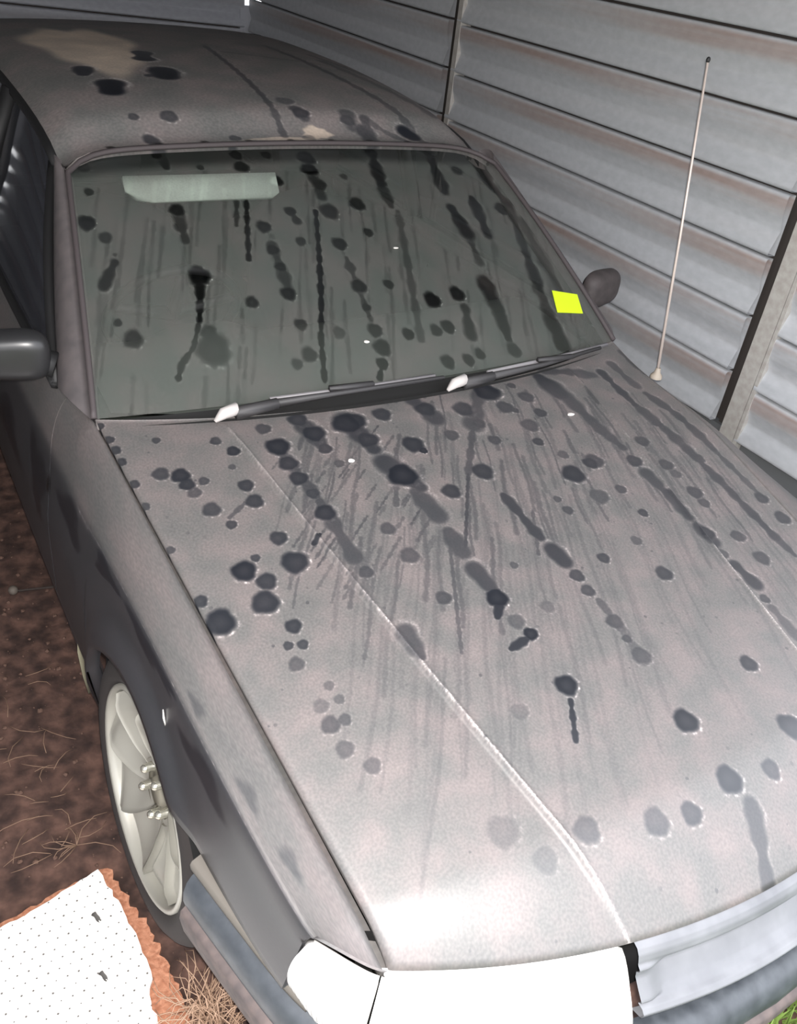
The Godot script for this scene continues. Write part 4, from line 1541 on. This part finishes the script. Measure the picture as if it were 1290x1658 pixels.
	for q in [[-0.46, 0.47, 0.12, 0.06], [-0.20, 0.48, 0.10, 0.07], [0.02, 0.50, 0.13, 0.09], [0.10, 0.47, 0.10, 0.05], [0.30, 0.55, 0.12, 0.10], [-0.75, 0.55, 0.10, 0.15], [-1.1, 0.6, 0.2, 0.1], [0.22, 0.30, 0.03, 0.04], [0.40, 0.26, 0.035, 0.05], [0.52, 0.22, 0.03, 0.05]]:
		for j in side.h:
			for i in range(maxi(0, int((q[0] - 0.3 + 3.9) / 4.8 * 1400)), mini(1400, int((q[0] + 0.3 + 3.9) / 4.8 * 1400))):
				var e := Vector2(((i / 1400.0 * 4.8 - 3.9) - q[0]) / q[2], ((j + 0.5) / 256.0 - q[1]) / q[3])
				var n := j * 1400 + i
				side.clean[n] = maxf(side.clean[n], (0.95 if q[1] > 0.4 else 0.30) * sm(1.3, 0.5, e.length() + 0.2 * sin(e.angle() * 3.0 + q[0] * 9.0)))
	for k in 40:
		side.flake(Vector2(-0.4 + k * 0.026, 0.354), Vector2(-0.4 + (k + 1) * 0.026, 0.354), 0.0042, rng.randf_range(0.5, 0.9))
	dusty("panel_dust", side, PAINT, DUST.darkened(0.05), 0.9, 0.0, false, 91)
	patchy("side_dust", Color(0.34, 0.33, 0.335), Color(0.115, 0.125, 0.145), 1.3, 71, 0.42, 0.008)
	patchy("sill_dust", Color(0.36, 0.32, 0.33), Color(0.22, 0.19, 0.19), 2.0, 72, 0.7)
	patchy("bumper", Color(0.30, 0.315, 0.335), Color(0.20, 0.215, 0.235), 2.0, 73, 0.45)
	patchy("skirt", Color(0.40, 0.35, 0.335), Color(0.27, 0.245, 0.245), 2.5, 74, 0.7)
	mat("taupe", Color(0.39, 0.37, 0.345), 0.75)
	patchy("grille", Color(0.47, 0.475, 0.49), Color(0.38, 0.385, 0.40), 1.6, 75, 0.35, 0.012)
	mat("seal", Color(0.25, 0.225, 0.23), 0.7)
	mat("black_trim", Color(0.09, 0.09, 0.095), 0.6)
	mat("dark", Color(0.035, 0.033, 0.033), 0.9)
	mat("tyre", Color(0.17, 0.15, 0.145), 0.9)
	mat("alloy", Color(0.64, 0.63, 0.595), 0.42, 0.25)
	mat("alloy_dull", Color(0.50, 0.48, 0.43), 0.6, 0.2)
	mat("chrome", Color(0.80, 0.79, 0.74), 0.16, 0.85)
	mat("lens", Color(0.88, 0.87, 0.86), 0.14, 0.0, 0.7)
	mat("mirror_shell", Color(0.15, 0.15, 0.155), 0.33)
	patchy("mirror_dust", Color(0.26, 0.235, 0.235), Color(0.20, 0.18, 0.18), 3.0, 77, 0.7)
	mat("mirror_glass", Color(0.6, 0.62, 0.64), 0.05, 1.0)
	mat("wiper", Color(0.20, 0.195, 0.20), 0.6)
	mat("wiper_rib", Color(0.50, 0.49, 0.50), 0.5)
	mat("white_cap", Color(0.88, 0.86, 0.84), 0.7)
	mat("cap", Color(0.66, 0.64, 0.63), 0.8)
	patchy("pillar_dust", Color(0.35, 0.325, 0.325), Color(0.27, 0.255, 0.26), 2.2, 78, 0.65)
	mat("aerial", Color(0.74, 0.69, 0.66), 0.45, 0.3)
	mat("aerial_foot", Color(0.58, 0.54, 0.49), 0.7)
	mat("sticker", Color(0.80, 0.92, 0.10), 0.5)
	mat("dash", Color(0.30, 0.32, 0.30), 0.8)
	mat("seat", Color(0.16, 0.17, 0.18), 0.9)
	mat("visor", Color(0.86, 0.92, 0.86), 0.8)
	mat("flap", Color(0.50, 0.48, 0.40), 0.8)
	var sg := mat("side_glass", Color(0.22, 0.225, 0.25, 0.70), 0.06, 0.0, 0.5)
	sg.transparency = BaseMaterial3D.TRANSPARENCY_ALPHA

	var sh := mat("sheet", Color.WHITE, 0.5, 0.1)
	sh.albedo_texture = sheet_image(Color(0.72, 0.73, 0.745), Color(0.58, 0.50, 0.47), 0.9, 201)
	var sb := mat("sheet_back", Color.WHITE, 0.5, 0.1)
	sb.albedo_texture = sheet_image(Color(0.64, 0.65, 0.68), Color(0.46, 0.43, 0.42), 0.35, 231)
	mat("sheet_plain", Color(0.42, 0.42, 0.43), 0.6, 0.2)
	mat("kick", Color(0.40, 0.41, 0.42), 0.7, 0.1)
	patchy("post", Color(0.66, 0.65, 0.63), Color(0.60, 0.58, 0.56), 3.0, 76, 0.6, 0.02)
	mat("rust_dark", Color(0.23, 0.21, 0.20), 0.9)
	patchy("dirt", Color(0.41, 0.305, 0.265), Color(0.19, 0.135, 0.12), 1.1, 81, 0.95, 0.022, 0.5)
	mat("concrete", Color(0.80, 0.79, 0.77), 0.9)
	patchy("lawn", Color(0.36, 0.40, 0.22), Color(0.26, 0.30, 0.15), 0.7, 83, 0.95, 0.05)
	mat("grass", Color(0.50, 0.60, 0.30), 0.7)
	mat("crumb", Color(0.38, 0.29, 0.25), 0.95)
	mat("straw", Color(0.50, 0.40, 0.33), 0.8)
	mat("tuft", Color(0.68, 0.56, 0.47), 0.8)
	mat("leaf", Color(0.30, 0.29, 0.28), 0.9)
	mat("twig", Color(0.22, 0.19, 0.175), 0.9)
	mat("knob", Color(0.38, 0.35, 0.32), 0.7)
	patchy("core", Color(0.74, 0.53, 0.42), Color(0.60, 0.39, 0.29), 4.0, 82, 0.95, 0.03, 0.2)
	var dm := dimple_image()
	var bf := mat("board_face", Color.WHITE, 0.75)
	bf.albedo_texture = dm[0]
	bf.heightmap_enabled = true
	bf.heightmap_texture = dm[1]
	bf.heightmap_scale = 0.2
	bf.uv1_scale = Vector3(5.6, 5.6, 1.0)
	return [hood, glass, roof]

const PAINT := Color(0.115, 0.125, 0.15)
const DUST := Color(0.465, 0.44, 0.43)
const GLASS_DUST := Color(0.365, 0.372, 0.357)
const GLASS_COVER := 0.60

func _ready() -> void:
	rng.seed = 4711
	# camera
	var cam := Camera3D.new()
	cam.name = "camera"
	add_child(cam)
	cam.transform = Transform3D(Basis(Vector3(0.86094, 0.11149, 0.49634), Vector3(0.20514, 0.81675, -0.53929), Vector3(-0.46551, 0.56611, 0.68031)), Vector3(-1.0665, 1.8985, 1.1846))
	cam.fov = rad_to_deg(2.0 * atan(829.0 / 1401.3))
	cam.near = 0.02
	cam.far = 200.0
	cam.current = true
	# overcast daylight, entering through the open front of the shed
	var sky_mat := ProceduralSkyMaterial.new()
	sky_mat.sky_top_color = Color(0.94, 0.955, 0.985)
	sky_mat.sky_horizon_color = Color(0.97, 0.97, 1.0)
	sky_mat.ground_bottom_color = Color(0.3, 0.3, 0.27)
	sky_mat.ground_horizon_color = Color(0.55, 0.55, 0.52)
	sky_mat.sky_energy_multiplier = 1.0
	var sky := Sky.new()
	sky.sky_material = sky_mat
	var env := Environment.new()
	env.background_mode = Environment.BG_SKY
	env.sky = sky
	env.background_energy_multiplier = 1.0
	env.ambient_light_source = Environment.AMBIENT_SOURCE_SKY
	env.tonemap_mode = Environment.TONE_MAPPER_LINEAR
	env.tonemap_exposure = 3.9
	env.sdfgi_enabled = true
	env.ssao_enabled = true
	env.ssil_enabled = true
	var we := WorldEnvironment.new()
	we.name = "surroundings"
	we.environment = env
	add_child(we)

	# the phone's flash beside its lens
	var flash := OmniLight3D.new()
	flash.name = "flash_light"
	add_child(flash)
	flash.position = cam.transform * Vector3(0.012, 0.022, 0.01)
	flash.light_color = Color(1.0, 0.98, 0.96)
	flash.light_energy = 1.35
	flash.light_size = 0.006
	flash.omni_range = 20.0
	flash.omni_attenuation = 2.0
	flash.shadow_enabled = true

	var maps := make_materials()
	build_shed()
	build_ground()
	car = base("car")
	tag(car, "dark dusty sedan covered in drip marks, parked nose outwards in a metal shed", "car")
	build_hood(maps[0])
	build_windscreen(maps[1])
	build_roof(maps[2])
	build_sides()
	build_cabin()
	build_front()
	for zc in [0.0, -2.68]:
		for s in [-1.0, 1.0]: build_wheel(s, zc)
	build_inside()
	build_small()
	build_board()
	build_bits()
